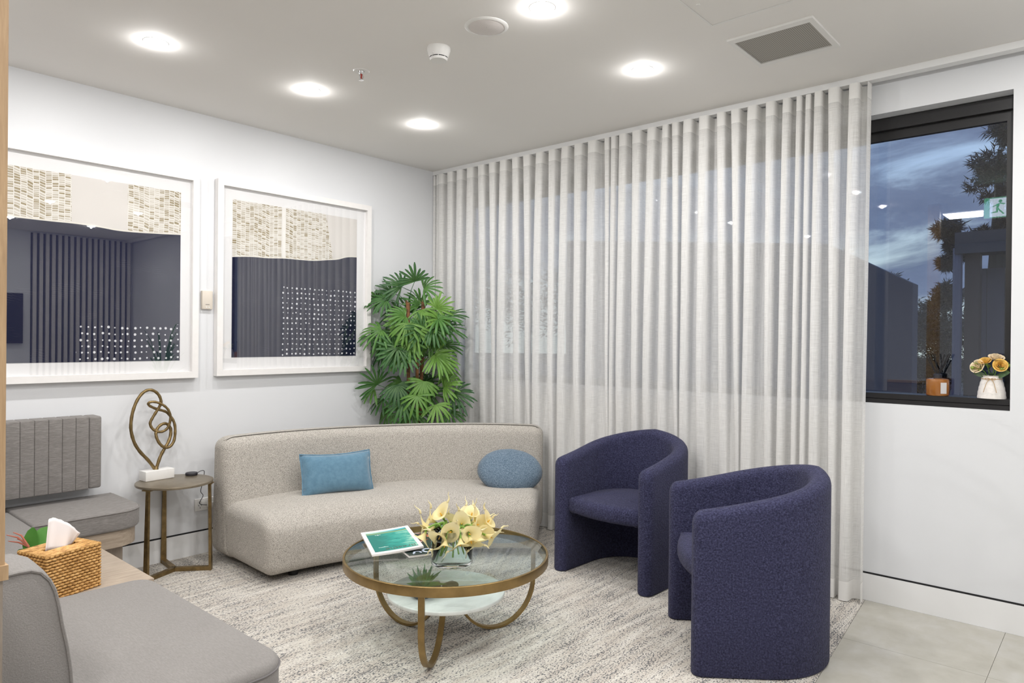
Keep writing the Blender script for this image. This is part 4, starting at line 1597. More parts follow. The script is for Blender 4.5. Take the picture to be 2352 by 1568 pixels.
for k, (x, z) in enumerate(SC):
    off = 0.0
    if 12 <= k <= 46:
        off = 0.014 * math.sin((k - 12) / 34 * PI * 5)
    pts.append((x + 2.281, off, z - ST_H))
cm = catmull(pts, 4)
n_ = len(cm)
MB().tube(cm, [0.0072 + 0.0022 * (1 - min(k, n_ - 1 - k) / (n_ / 2)) + 0.0006 * math.sin(k * 1.9) for k in range(n_)], 9).build('knot', M['bronze_dark'], t, smooth=180)
MB().lathe([(0.0, 0.054), (0.016, 0.054), (0.012, 0.064), (0.006, 0.074), (0.0, 0.076)], 16, (-0.006, 0, 0)).build('collar', M['bronze_dark'], t)

t = thing('charger_puck', 'black round charger puck on the bronze side table', 'charger', (-2.096, -0.118, ST_H))
MB().rprism(circle(0, 0, 0.034, 36), 0.0, 0.017, 0.005, 4).build('body', M['dark_plastic'], t, smooth=50)
cab = [(0.033, 0.0, 0.008), (0.06, 0.015, 0.014), (0.085, 0.03, 0.012), (0.097, 0.045, -0.005), (0.094, 0.055, -0.06), (0.088, 0.07, -0.12), (0.105, 0.075, -0.15), (0.085, 0.078, -0.19), (0.10, 0.082, -0.205), (0.135, 0.085, -0.214)]
MB().tube(catmull(cab, 5), 0.002, 6).build('cable', M['dark_plastic'], t)

# ------------------------------------------------------------------ potted rhapis palm behind the sofa
PP = Vector((-0.50, -0.30, 0.0015))
t = thing('potted_palm', 'tall lady palm with fan leaves in a pot behind the sofa', 'plant', PP)
MB().lathe([(0.0, 0.0), (0.125, 0.0), (0.15, 0.30), (0.155, 0.31), (0.143, 0.31), (0.14, 0.27), (0.0, 0.27)], 36).build('pot', M['pot'], t)
MB().lathe([(0.14, 0.27), (0.07, 0.278), (0.0, 0.28)], 36).build('soil', M['soil'], t)
rp = random.Random(21)
TR = [(-0.055, 0.02, 1.60, -0.03), (0.02, -0.01, 1.61, 0.02), (-0.02, -0.04, 1.22, -0.035), (0.045, 0.03, 1.35, 0.03), (-0.08, -0.01, 1.0, -0.06)]
for (x, y, h, dx) in TR:
    pts = [(x, y, 0.26), (x + dx * 0.3, y + 0.01, 0.7), (x + dx * 0.6, y, 1.1 if h > 1.2 else h - 0.1), (x + dx, y, h)]
    MB().tube(catmull(pts, 4), [0.0135 + 0.002 * math.sin(k * 2.3) for k in range(13)], 8).build('trunk', M['trunk'], t)
    fb = MB()
    for k in range(9):
        a = rp.uniform(0, 2 * PI)
        b0 = Vector((x + dx + 0.011 * math.cos(a), y + 0.011 * math.sin(a), h - rp.uniform(0.0, 0.10)))
        fb.tube([b0, b0 + Vector((0.014 * math.cos(a), 0.014 * math.sin(a), rp.uniform(0.01, 0.03)))], [0.003, 0.0006], 4)
    fo = fb.build('trunk_fibres', M['trunk'], t)
HUB = [(-0.52, -0.282, 1.762, 90), (-0.553, -0.168, 1.723, 130), (-0.443, -0.294, 1.713, 20), (-0.662, -0.121, 1.619, 200), (-0.66, -0.03, 1.624, 160), (-0.571, -0.073, 1.676, 140), (-0.444, -0.445, 1.554, 60), (-0.472, -0.489, 1.479, 0), (-0.746, -0.178, 1.394, 220), (-0.721, -0.055, 1.361, 190), (-0.617, -0.248, 1.478, 150), (-0.618, -0.4, 1.412, 270), (-0.377, -0.447, 1.416, 330), (-0.397, -0.271, 1.484, 60), (-0.639, -0.376, 1.307, 250), (-0.463, -0.349, 1.208, 100), (-0.482, -0.479, 1.203, 310), (-0.659, -0.353, 1.218, 260), (-0.614, -0.05, 1.253, 230), (-0.735, -0.117, 0.992, 110), (-0.701, -0.307, 1.0, 300), (-0.698, -0.04, 0.949, 210), (-0.574, -0.452, 1.026, 250), (-0.409, -0.488, 0.98, 30), (-0.325, -0.507, 0.928, 330), (-0.638, -0.454, 0.925, 270), (-0.515, -0.52, 0.858, 280), (-0.669, -0.344, 0.88, 240), (-0.604, -0.343, 0.802, 260), (-0.352, -0.478, 0.79, 320), (-0.573, -0.075, 0.79, 250), (-0.524, -0.096, 1.55, 210), (-0.443, -0.143, 1.535, 90), (-0.43, -0.235, 1.331, 30), (-0.307, -0.375, 1.282, 340), (-0.553, -0.095, 1.363, 160), (-0.286, -0.398, 1.502, 20), (-0.655, -0.13, 1.313, 200), (-0.618, -0.05, 0.872, 220), (-0.384, -0.289, 0.918, 10), (-0.287, -0.368, 1.104, 300), (-0.512, -0.474, 1.405, 330), (-0.431, -0.232, 1.593, 120), (-0.649, -0.214, 1.231, 220)]
for k in range(30):
    a = rp.uniform(0, 2 * PI)
    rr = rp.uniform(0.05, 0.24)
    hx, hy, hz = PP.x - 0.03 + rr * math.cos(a), PP.y + rr * math.sin(a) * 0.8, rp.choice([rp.uniform(0.78, 1.02), rp.uniform(1.2, 1.62), rp.uniform(1.3, 1.55)])
    HUB.append((min(hx, -0.30), min(hy, -0.08), hz, R_(0) + rp.uniform(0, 360)))
for (hx, hy, hz, sa) in HUB:
    hub = Vector((hx, hy, hz)) - PP
    # fan main direction: screen angle -> world, plus outward and some toward-viewer
    outw = Vector((hub.x, hub.y, 0))
    outw = outw.normalized() if outw.length > 0.02 else Vector((1, 0, 0))
    d = (VR * math.cos(R_(sa)) + VU * math.sin(R_(sa)) * 0.9 + VT * rp.uniform(0.0, 0.5) + outw * 0.25).normalized()
    nrm = (VT * 0.9 + Vector((0, 0, 0.75)) + outw * 0.25 + Vector((rp.uniform(-.3, .3), rp.uniform(-.3, .3), 0)))
    nrm = (nrm - d * nrm.dot(d)).normalized()
    sd = nrm.cross(d)
    nl = rp.randint(9, 13)
    Ll = rp.uniform(0.145, 0.19)
    b = MB()
    spread = rp.uniform(78, 105)
    for k in range(nl):
        a = R_(-spread + 2 * spread * k / (nl - 1)) + rp.uniform(-0.06, 0.06)
        dd = d * math.cos(a) + sd * math.sin(a)
        L_ = Ll * (1 - 0.22 * abs(a) / R_(100)) * rp.uniform(0.9, 1.08)
        wv = nrm.cross(dd)
        wid = 0.0094 * rp.uniform(0.85, 1.15)
        V = []
        prof = [(0.0, 0.18), (0.25, 0.7), (0.55, 1.0), (0.85, 0.9), (1.0, 0.35)]
        droop = rp.uniform(0.012, 0.045)
        for (s_, ww) in prof:
            p = hub + dd * (L_ * s_) - Vector((0, 0, droop * s_ * s_)) + nrm * (0.012 * math.sin(s_ * PI))
            for q in (-1, 0, 1):
                pt = p + wv * (wid * ww * q) + nrm * (0.004 * ww * abs(q))
                wx, wy = pt.x + PP.x, pt.y + PP.y
                if wx > -0.13:
                    pt.x = -0.13 - PP.x - 0.004 * s_
                if wy > -0.012:
                    pt.y = -0.012 - PP.y - 0.003 * s_
                V.append(pt)
        Fs = []
        for j in range(len(prof) - 1):
            for q in (0, 1):
                Fs.append((j * 3 + q, j * 3 + q + 1, (j + 1) * 3 + q + 1, (j + 1) * 3 + q))
        b.add(V, Fs)
    # petiole to the nearest trunk
    best = min(TR, key=lambda q: (hub.x - q[0]) ** 2 + (hub.y - q[1]) ** 2 + (0 if q[2] > hub.z - 0.12 else 4))
    tz = min(best[2] - 0.01, max(0.5, hub.z - rp.uniform(0.04, 0.14)))
    tp = Vector((best[0] + best[3] * min(1, tz / best[2]), best[1], tz))
    b.tube([tp, (tp + hub) / 2 + Vector((0, 0, 0.025)), hub + d * 0.004], [0.0032, 0.0026, 0.0022], 5)
    nleaflet = nl * 15
    o = b.build('palm_leaf', M['palm'], t, smooth=180)
    at = o.data.attributes.new('vein', 'FLOAT', 'POINT')
    for vi in range(nleaflet):
        at.data[vi].value = (1.0 if vi % 3 == 1 else 0.0) * (1.0 - 0.22 * ((vi % 15) // 3))

# ------------------------------------------------------------------ banquette seating on the left
BX0 = -3.60
# along the back wall
t = thing('banquette', 'grey upholstered bench with channelled back along the back wall', 'bench', (0, 0, 0), 0, 'built-in grey banquettes')
MB().rprism(rrect(-2.995, -2.492, -0.505, -0.012, (0.01, 0.13, 0.01, 0.01)), 0.362, 0.462, 0.014, 4, crown=0.004).build('seat_cushion', M['bench'], t, smooth=50)
sp_ = [(x, y, 0.4535) for x, y in rrect(-2.995, -2.4905, -0.5065, -0.012, (0.01, 0.13, 0.01, 0.01))]
spp = [q for q in sp_ if q[1] < -0.1 or q[0] > -2.55]
MB().tube(sorted([q for q in sp_ if q[1] < -0.5 and q[0] < -2.62], key=lambda q: q[0]) + [q for q in sp_ if q[0] >= -2.62 and q[1] < -0.02 and (q[1] > -0.5 or q[0] > -2.62)], 0.0025, 6, False).build('seam', M['bench'], t)
CW = 0.0618
nch = 16
for k in range(nch):
    xr = -2.583 - CW * k
    last = k == 0
    b = MB().rgrid(CW - 0.0002, 0.118, 0.385, 0.0055 if not last else 0.012, (2, 2, 4), 3)
    b.xf(Matrix.Translation((xr - CW / 2, -0.070, 0.7115)))
    b.build('channel_panel', M['bench'], t, smooth=50)
MB().rprism(rrect(-2.995, -2.505, -0.485, -0.012, (0.01, 0.13, 0.01, 0.01)), 0.276, 0.361, 0.002, 1).build('seat_board', M['timber'], t, smooth=40)
MB().box(-2.995, -2.572, -0.40, -0.012, 0.001, 0.276).build('base_panel', M['timber_v'], t, smooth=0)
# corner section along the left
t = thing('banquette', 'grey upholstered bench section in the left corner behind the tissue box', 'bench', (0, 0, 0), 0, 'built-in grey banquettes')
MB().rprism(rrect(BX0, -2.999, -0.95, -0.13, (0.02, 0.05, 0.01, 0.01)), 0.362, 0.462, 0.014, 4, crown=0.004).build('seat_cushion', M['bench_y'], t, smooth=50)
MB().rgrid(0.12, 0.80, 0.385, 0.03, (2, 6, 3), 4).xf(Matrix.Translation((BX0 + 0.064, -0.55, 0.7115))).build('backrest', M['bench_y'], t, smooth=50)
MB().rprism(rrect(BX0, -3.012, -0.95, -0.13, (0.02, 0.05, 0.01, 0.01)), 0.276, 0.361, 0.002, 1).build('seat_board', M['timber'], t, smooth=40)
MB().box(BX0, -3.08, -0.93, -0.13, 0.001, 0.276).build('base_panel', M['timber_v'], t, smooth=0)
# timber shelf between the bench sections
t = thing('bench_shelf', 'low timber shelf between bench sections with the tissue box on it', 'shelf', (0, 0, 0))
MB().rgrid(0.745, 0.545, 0.032, 0.002, (1, 1, 1), 1).xf(Matrix.Translation((-3.2265, -1.2365, 0.404))).build('shelf_top', M['timber'], t, smooth=40)
MB().box(BX0, -2.90, -1.48, -0.99, 0.001, 0.388).build('shelf_carcass', M['timber_v'], t, smooth=0)
# foreground section
t = thing('banquette', 'large grey upholstered bench filling the bottom left foreground', 'bench', (0, 0, 0), 0, 'built-in grey banquettes')
MB().rprism(rrect(BX0, -2.905, -2.56, -1.585, (0.02, 0.10, 0.07, 0.02), 10), 0.335, 0.462, 0.024, 5, crown=0.006).build('seat_cushion', M['bench_y'], t, smooth=50)
sm_ = rrect(BX0, -2.9035, -2.5615, -1.5835, (0.02, 0.10, 0.07, 0.02), 10)
MB().tube([(x, y, 0.437) for x, y in sm_ if x > BX0 + 0.1], 0.0028, 6, False).build('seam', M['piping'], t)
prof = [(-3.60, 0.787), (-3.54, 0.797), (-3.497, 0.799), (-3.474, 0.798), (-3.454, 0.789), (-3.437, 0.768), (-3.426, 0.741), (-3.418, 0.703), (-3.411, 0.657), (-3.400, 0.60), (-3.392, 0.54), (-3.388, 0.464)]
V = []
Fs = []
stations = [(-2.390, 0.004), (-2.388, 0.0), (-2.36, -0.006), (-2.31, -0.009), (-2.26, -0.009), (-2.22, -0.004), (-2.19, 0.008), (-2.17, 0.022), (-2.158, 0.045)]
for (y, ins) in stations:
    for k, (x, z) in enumerate(prof):
        a, b_ = prof[max(k - 1, 0)], prof[min(k + 1, len(prof) - 1)]
        d = Vector((b_[0] - a[0], b_[1] - a[1])).normalized()
        V.append((x + d.y * ins if k else x, y, z - d.x * ins if k < len(prof) - 1 else z))
    V.append((-3.60, y, 0.464))
npf = len(prof) + 1
for j in range(len(stations) - 1):
    for k in range(npf):
        k2 = (k + 1) % npf
        Fs.append((j * npf + k, j * npf + k2, (j + 1) * npf + k2, (j + 1) * npf + k))
Fs.append(tuple(reversed(range(npf))))
Fs.append(tuple((len(stations) - 1) * npf + k for k in range(npf)))
MB().add(V, Fs).build('backrest', M['bench_y'], t, smooth=50)
MB().tube([(x, -2.3895, z) for x, z in prof], 0.0042, 6).build('piping', M['bench_y'], t)
MB().rprism(rrect(BX0, -2.93, -2.53, -1.61, (0.02, 0.10, 0.07, 0.02), 10), 0.25, 0.334, 0.002, 1).build('seat_board', M['timber'], t, smooth=40)
MB().box(BX0, -3.02, -2.45, -1.66, 0.001, 0.25).build('base_panel', M['timber_v'], t, smooth=0)

# timber partition at the left edge of the view
t = thing('timber_partition', 'oak post rising from a low timber wall at the left edge', 'partition', (0, 0, 0))
MB().box(-3.72, -3.641, -2.90, -0.012, 0.001, 0.94).build('low_wall', M['timber_v'], t, smooth=0)
MB().box(-3.725, -3.6345, -2.905, -0.012, 0.94, 0.964).build('ledge_cap', M['oak'], t, smooth=0)
MB().box(-3.72, -3.6385, -2.90, -2.80, 0.964, H - 0.001).build('oak_post', M['oak'], t, smooth=0)

# tissue box, tissue, orchid leaves
SH = 0.4205
TB = Vector((-3.136, -1.402, SH))
t = thing('tissue_box', 'woven rattan tissue box on the timber shelf', 'box', TB, R_(17))
hx, hy, hz = 0.098, 0.080, 0.158
rb = MB()
ro = random.Random(4)
rows = 15
for j in range(rows):
    z0 = hz * j / rows + hz / rows / 2
    r_ = hz / rows / 2 * 0.98
    for (ax, L_, fixed, sgn) in (('x', hx, -hy, 1), ('x', hx, hy, 1), ('y', hy, -hx, 1), ('y', hy, hx, 1)):
        n = 22 if ax == 'x' else 18
        pts = []
        rad = []
        for k in range(n * 2 + 1):
            s_ = -L_ + 2 * L_ * k / (n * 2)
            bulge = 0.0022 * (1 if (k + j * 2) % 4 < 2 else -1) * (0.3 if k in (0, n * 2) else 1)
            off = (abs(fixed) - 0.004 + bulge) * math.copysign(1, fixed)
            pts.append((s_, off, z0) if ax == 'x' else (off, s_, z0))
            rad.append(r_)
        rb.tube(pts, rad, 5)
wv = rb.build('woven_sides', M['rattan'], t, smooth=180)
wv['kind'] = 'stuff'
MB().box(-hx + 0.006, hx - 0.006, -hy + 0.006, hy - 0.006, 0.001, hz - 0.006).build('liner', plain('dark_liner', (0.20, 0.10, 0.03), 0.9), t, smooth=0)
tp = MB()
nst = 17
for k in range(nst):
    y = -hy + 0.004 + (2 * hy - 0.008) * k / (nst - 1)
    if abs(y) < 0.018:
        for a0, a1 in ((-hx, -0.062), (0.062, hx)):
            tp.tube([(a0, y, hz - 0.002), ((a0 + a1) / 2, y, hz - 0.0005), (a1, y, hz - 0.002)], 0.0052, 6)
    else:
        tp.tube([(-hx, y, hz - 0.002), (0, y, hz), (hx, y, hz - 0.002)], 0.0052, 6)
tp.build('woven_top', M['rattan'], t, smooth=180)
# tissue
b = MB()
V = []
nI, nJ = 14, 8
TOPL = [(-0.036, 0.262), (-0.022, 0.264), (-0.008, 0.262), (0.006, 0.252), (0.022, 0.240), (0.040, 0.224), (0.058, 0.205), (0.074, 0.188)]


def topc(u):
    q = u * (len(TOPL) - 1)
    i = min(int(q), len(TOPL) - 2)
    f = q - i
    return TOPL[i][0] + (TOPL[i + 1][0] - TOPL[i][0]) * f, TOPL[i][1] + (TOPL[i + 1][1] - TOPL[i][1]) * f


for j in range(nJ + 1):
    v = j / nJ
    for i in range(nI + 1):
        u = i / nI
        xb, zb = -0.052 + 0.10 * u, 0.152
        xt, zt = topc(u)
        x = xb + (xt - xb) * v
        z = zb + (zt - zb) * v + (0.0015 * math.sin(i * 2.4) if j == nJ else 0)
        y = (0.012 * math.sin(u * 8.0) * (1 - 0.3 * v) + 0.010 * math.sin(u * 3.1 + 1) * v)
        V.append((x, y, z))
Fs = [(j * (nI + 1) + i, j * (nI + 1) + i + 1, (j + 1) * (nI + 1) + i + 1, (j + 1) * (nI + 1) + i) for j in range(nJ) for i in range(nI)]
o = b.add(V, Fs).build('tissue', M['tissue'], None, smooth=180)
o.location = TB
o.rotation_euler = (0, 0, R_(17))
tag(o, 'white tissue pulled up out of the rattan box', 'tissue')
sol = o.modifiers.new('thick', 'SOLIDIFY')
sol.thickness = 0.0008

OP = Vector((-3.175, -1.18, SH))
t = thing('small_orchid', 'small plant with broad green leaves and red stalks behind the tissue box', 'plant', OP)
MB().lathe([(0.0, 0.0), (0.035, 0.0), (0.045, 0.075), (0.04, 0.075), (0.036, 0.06), (0.0, 0.06)], 24).build('pot', plain('grey_pot', (0.42, 0.46, 0.52), 0.4), t)
for (dx, dy, dz, L_, w_, nz) in ((-0.75, -0.55, 0.5, 0.13, 0.034, 1.0), (0.45, 0.1, 0.85, 0.14, 0.036, 0.1), (0.15, 0.2, 0.95, 0.12, 0.028, 0.0), (0.75, 0.4, 0.5, 0.14, 0.03, 0.2), (-0.2, -0.3, 0.55, 0.10, 0.026, 0.2)):
    d = Vector((dx, dy, dz)).normalized()
    sd = d.cross(VT).normalized()
    nn = sd.cross(d)
    V = []
    for s_, ww in ((0, .25), (.2, .7), (.45, 1), (.7, .95), (.9, .6), (1, .12)):
        p = Vector((0, 0, 0.07)) + d * (L_ * s_) - Vector((0, 0, nz * 0.12 * s_ * s_))
        for q in (-1, 0, 1):
            V.append(p + sd * (w_ * ww * q) + nn * (0.006 * abs(q) * ww))
    Fs = [(j * 3 + q, j * 3 + q + 1, (j + 1) * 3 + q + 1, (j + 1) * 3 + q) for j in range(5) for q in (0, 1)]
    MB().add(V, Fs).build('leaf', M['orchid_leaf'], t, smooth=180)
for (dx, dz) in ((-0.085, 0.165), (-0.078, 0.142), (-0.060, 0.175), (-0.045, 0.150)):
    d = VR * dx
    MB().tube([Vector((0, 0, 0.12)), Vector((0, 0, 0.12)) + d * 0.5 + Vector((0, 0, (dz - 0.12) * 0.8)), Vector((0, 0, dz)) + d], [0.0035, 0.003, 0.0015], 6).build('red_stalk', M['red_root'], t)

# ------------------------------------------------------------------ things on the window sill
SZ = 1.0785
t = thing('reed_diffuser', 'amber glass reed diffuser bottle with black reeds on the window sill', 'diffuser', (0.062, -3.566, SZ))
MB().lathe([(0.0, 0.0), (0.046, 0.0), (0.050, 0.004), (0.050, 0.074), (0.047, 0.082), (0.020, 0.086), (0.0, 0.086)], 40).build('bottle', M['amber'], t, smooth=50)
MB().lathe([(0.0, 0.082), (0.019, 0.082), (0.019, 0.105), (0.012, 0.108), (0.0, 0.108)], 24).build('collar', M['dark_plastic'], t)
MB().box(-0.0515, -0.0495, -0.014, 0.014, 0.012, 0.066).xf(Matrix.Rotation(R_(40), 4, 'Z')).build('paper_label', plain('grey_label', (0.62, 0.60, 0.60), 0.6), t, smooth=0)
for k, (dx, dy) in enumerate(((0.0, 0.055), (0.01, 0.045), (-0.005, 0.012), (0.0, -0.045), (0.012, -0.052), (-0.01, -0.03))):
    MB().tube([(0, 0, 0.09), (dx, dy, 0.205)], 0.0022, 6).build('reed', M['reed'], t)

RV = Vector((0.060, -3.790, SZ))
t = thing('ceramic_vase', 'white ribbed ceramic vase with a twine bow on the window sill', 'vase', RV)
pf = []
for k in range(15):
    z = 0.105 * k / 14
    pf.append((0.058 - 0.020 * (z / 0.105) ** 1.6 + 0.0008 * math.sin(k * 2.1), z))
MB().lathe([(0.0, 0.0)] + pf + [(0.042, 0.109), (0.036, 0.108), (0.033, 0.09), (0.0, 0.085)], 40).build('body', plain('white_ceramic', (0.78, 0.74, 0.70), 0.7, var=0.06, vscale=60, bump=0.4, bscale=90), t, smooth=60)
tw = plain('jute_twine', (0.48, 0.33, 0.18), 0.9)
MB().tube([(0.0425 * math.cos(a), 0.0425 * math.sin(a), 0.093) for a in [2 * PI * k / 30 for k in range(31)]], 0.0018, 6, False).build('twine', tw, t)
bw = MB()
for s_ in (-1, 1):
    bw.tube(catmull([(-0.043, 0, 0.093), (-0.052, 0.014 * s_, 0.099), (-0.055, 0.022 * s_, 0.093), (-0.050, 0.012 * s_, 0.088), (-0.043, 0, 0.093)], 4), 0.0014, 5)
    bw.tube(catmull([(-0.043, 0, 0.093), (-0.052, 0.012 * s_, 0.08), (-0.056, 0.020 * s_, 0.055), (-0.060, 0.026 * s_, 0.030)], 4), 0.0014, 5)
bw.build('twine_bow', tw, t)
petA = plain('cream_rose', (0.80, 0.66, 0.46), 0.7, var=0.1, vscale=60)
petB = plain('yellow_rose', (0.80, 0.52, 0.13), 0.7, var=0.15, vscale=60)
grn = mat_leaf('spray_green', (0.10, 0.20, 0.03), (0.22, 0.33, 0.05), (0.45, 0.52, 0.12))


def rose(pos, r_, mat, lab, face):
    t = thing('rose', lab, 'flower', (RV.x + pos[0], RV.y + pos[1], RV.z + pos[2]), 0, 'roses in the sill vase')
    ax = Vector(face).normalized()
    Mx = frame_mat((0, 0, 0), ax, ax.orthogonal())
    rr = random.Random(int(pos[2] * 1000))
    b = MB()
    for ring, (n, rad, tilt) in enumerate(((3, 0.25, 0.15), (4, 0.5, 0.45), (5, 0.78, 0.85), (6, 1.0, 1.25))):
        for k in range(n):
            a = 2 * PI * (k + 0.5 * ring) / n + rr.uniform(-0.2, 0.2)
            V = []
            for j in range(5):
                v = j / 4
                for q in range(5):
                    w_ = (q - 2) / 2
                    da = w_ * 0.75 * math.sin(min(1, v + 0.25) * PI * 0.62) / (0.55 + rad * 0.6)
                    rad2 = r_ * rad * (0.35 + 0.65 * math.sin(v * PI / 2)) * (1 + 0.15 * v * tilt)
                    zz = r_ * (0.95 * v * (1.15 - 0.45 * tilt * v) - 0.35 + 0.05 * math.cos(w_ * 3))
                    V.append((rad2 * math.cos(a + da), rad2 * math.sin(a + da), zz))
            b.add(V, [(j * 5 + q, j * 5 + q + 1, (j + 1) * 5 + q + 1, (j + 1) * 5 + q) for j in range(4) for q in range(4)])
    b.xf(Mx).build('petals', mat, t, smooth=180)
    MB().tube([(0, 0, 0), (-pos[0] * 0.5, -pos[1] * 0.5, -(pos[2] - 0.10) * 0.5), (-pos[0] * 0.85, -pos[1] * 0.85, 0.085 - pos[2])], 0.0022, 5).build('stem', M['stem'], t)


rose((-0.035, 0.052, 0.150), 0.029, petA, 'large cream rose at the left of the sill vase', (-0.8, 0.4, 0.35))
rose((-0.030, 0.024, 0.176), 0.024, petB, 'yellow rose at the top middle of the sill vase', (-0.5, 0.1, 0.8))
rose((-0.010, -0.018, 0.192), 0.029, petA, 'cream rose at the top of the sill vase', (-0.4, -0.2, 0.9))
rose((-0.035, -0.036, 0.158), 0.027, petB, 'deep yellow rose at the right of the sill vase', (-0.85, -0.25, 0.3))
sp = thing('flower_sprig', 'green and yellow bud sprigs among the roses in the sill vase', 'flower', RV)
rg = random.Random(8)
gb = MB()
for k in range(46):
    if k % 2 == 0:
        a, el = rg.uniform(1.2, 2.4), rg.uniform(0.2, 0.9)
    else:
        a, el = rg.uniform(0, 2 * PI), rg.uniform(0.2, 1.2)
    rr = rg.uniform(0.05, 0.085)
    p = Vector((rr * math.cos(a) * math.cos(el) * 0.6 - 0.01, rr * math.sin(a) * math.cos(el) * 1.15, 0.120 + rr * 0.6 * math.sin(el) + rg.uniform(-0.01, 0.02)))
    r0 = rg.uniform(0.005, 0.009)
    gb.lathe([(0.0, -r0), (r0 * 0.8, -r0 * 0.5), (r0, 0), (r0 * 0.8, r0 * 0.6), (0.0, r0)], 7, p)
gb.build('buds', grn, sp, smooth=180)['kind'] = 'stuff'
for k, (dx, dy, dz) in enumerate(((-0.04, -0.075, 0.128), (-0.045, -0.06, 0.115), (-0.05, 0.0, 0.125), (-0.03, 0.07, 0.12))):
    p0, p1 = Vector((-0.01, dy * 0.2, 0.105)), Vector((dx, dy, dz))
    d = (p1 - p0)
    sd = d.cross(Vector((-1, 0, 0.4))).normalized()
    V = []
    for s_, ww in ((0, .2), (.35, .9), (.65, 1), (.9, .5), (1, .05)):
        for q in (-1, 1):
            V.append(p0 + d * s_ + sd * (0.013 * ww * q))
    MB().add(V, [(2 * j, 2 * j + 1, 2 * j + 3, 2 * j + 2) for j in range(4)]).build('leaf', mat_leaf('rose_leaf_%d' % k, (0.06, 0.11, 0.05), (0.08, 0.14, 0.06), (0.12, 0.19, 0.09)), sp, smooth=180)

# ------------------------------------------------------------------ plant in a tall vase by the right wall (leaf tips reach into view)
t = thing('grass_plant', 'tall arching green plant at the right edge, only leaf tips in view', 'plant', (-0.42, -4.52, 0.0005))
MB().lathe([(0.0, 0.0), (0.11, 0.0), (0.16, 0.30), (0.13, 0.55), (0.10, 0.66), (0.085, 0.66), (0.11, 0.5), (0.0, 0.45)], 36).build('floor_vase', plain('pale_vase', (0.6, 0.6, 0.6), 0.5), t)
rq = random.Random(17)
for k in range(26):
    a = rq.uniform(0, 2 * PI)
    reach = rq.uniform(0.20, 0.40)
    hgt = rq.uniform(0.95, 1.5)
    if k == 0:
        a, reach, hgt = R_(98), 0.575, 1.33
    if k == 1:
        a, reach, hgt = R_(95), 0.565, 1.215
    if k > 1 and abs((a - R_(90) + PI) % (2 * PI) - PI) < 0.8:
        reach *= 0.6
    d = Vector((math.cos(a), math.sin(a), 0))
    sd = Vector((-d.y, d.x, 0))
    V = []
    for s_, ww in ((0, .3), (.3, .7), (.55, 1), (.8, .8), (.95, .4), (1, .05)):
        p = Vector((0, 0, 0.62)) + d * (reach * s_ ** 1.3) + Vector((0, 0, (hgt - 0.62) * math.sin(s_ * PI * 0.55)))
        for q in (-1, 1):
            pt = p + sd * (0.011 * ww * q)
            pt.x = min(pt.x, 0.40)
            V.append(pt)
    MB().add(V, [(2 * j, 2 * j + 1, 2 * j + 3, 2 * j + 2) for j in range(5)]).build('leaf', M['orchid_leaf'], t, smooth=180)

# ------------------------------------------------------------------ the part of the room behind the camera (seen in the picture glass and window)
t = thing('slatted_wall_panel', 'slatted panel on the far wall, seen only as a reflection in the prints', 'panel', (0, YB, 0))
MB().box(-1.25, -0.02, 0.001, 0.012, 0.15, H - 0.02).build('backing', plain('charcoal_backing', (0.05, 0.05, 0.055), 0.8), t, smooth=0)
sm = plain('pale_slat', (0.62, 0.60, 0.58), 0.6)
pr0 = MB().box(-0.02, 0.02, 0.012, 0.05, 0.15, H - 0.02).build('slat', sm, t, smooth=0)
pr0.location = (-0.06, 0, 0)
for k in range(1, 17):
    o = pr0.copy()
    C.objects.link(o)
    o.location = (-0.06 - 0.072 * k, 0, 0)
t = thing('television', 'wall television on the far wall, seen only reflected in the left print', 'television', (-1.90, YB, 1.55))
MB().rgrid(1.12, 0.05, 0.65, 0.008, (1, 1, 1), 2).xf(Matrix.Translation((0, 0.031, 0))).build('screen', M['tv'], t)
MB().box(-0.2, 0.2, 0.001, 0.008, -0.15, 0.15).build('bracket', M['dark_plastic'], t, smooth=0)
t = thing('media_cabinet', 'low cabinet under the far television, seen only as a reflection', 'cabinet', (-1.9, YB, 0))
MB().box(-0.75, 0.75, 0.005, 0.42, 0.001, 0.78).build('carcass', M['timber_v'], t, smooth=0)
MB().box(-0.77, 0.77, 0.005, 0.44, 0.78, 0.805).build('cabinet_top', plain('white_top', (0.75, 0.75, 0.75), 0.4), t, smooth=0)
for k in range(3):
    MB().box(-0.74 + 0.497 * k, -0.74 + 0.497 * k + 0.487, 0.42, 0.438, 0.03, 0.76).build('cabinet_door', plain('blue_door_%d' % k, (0.08, 0.09, 0.16), 0.5), t, smooth=0)

# running-man exit sign hanging from the ceiling behind the camera (mirrored in the window)
EX = Vector((-2.95, -3.545, 2.495))
t = thing('exit_sign', 'green running-man exit sign reflected in the window', 'sign', EX)
gm = emit('exit_green', (0.0, 0.30, 0.13), 5.0)
wm = emit('exit_white', (0.70, 0.82, 0.95), 5.0)
MB().box(-0.02, 0.0, -0.20, 0.20, -0.09, 0.09).build('sign_housing', M['white_plastic'], t, smooth=0)
MB().box(0.0, 0.002, -0.195, 0.195, -0.085, 0.085).build('green_face', gm, t, smooth=0)
# local y positive = photo's left once mirrored
MB().box(0.002, 0.003, 0.035, 0.155, -0.078, 0.078).build('door_symbol', wm, t, smooth=0)


def flat(b, poly, x=0.0035):
    n = len(poly)
    b.add([(x, p[0], p[1]) for p in poly], [tuple(range(n))])
    return b


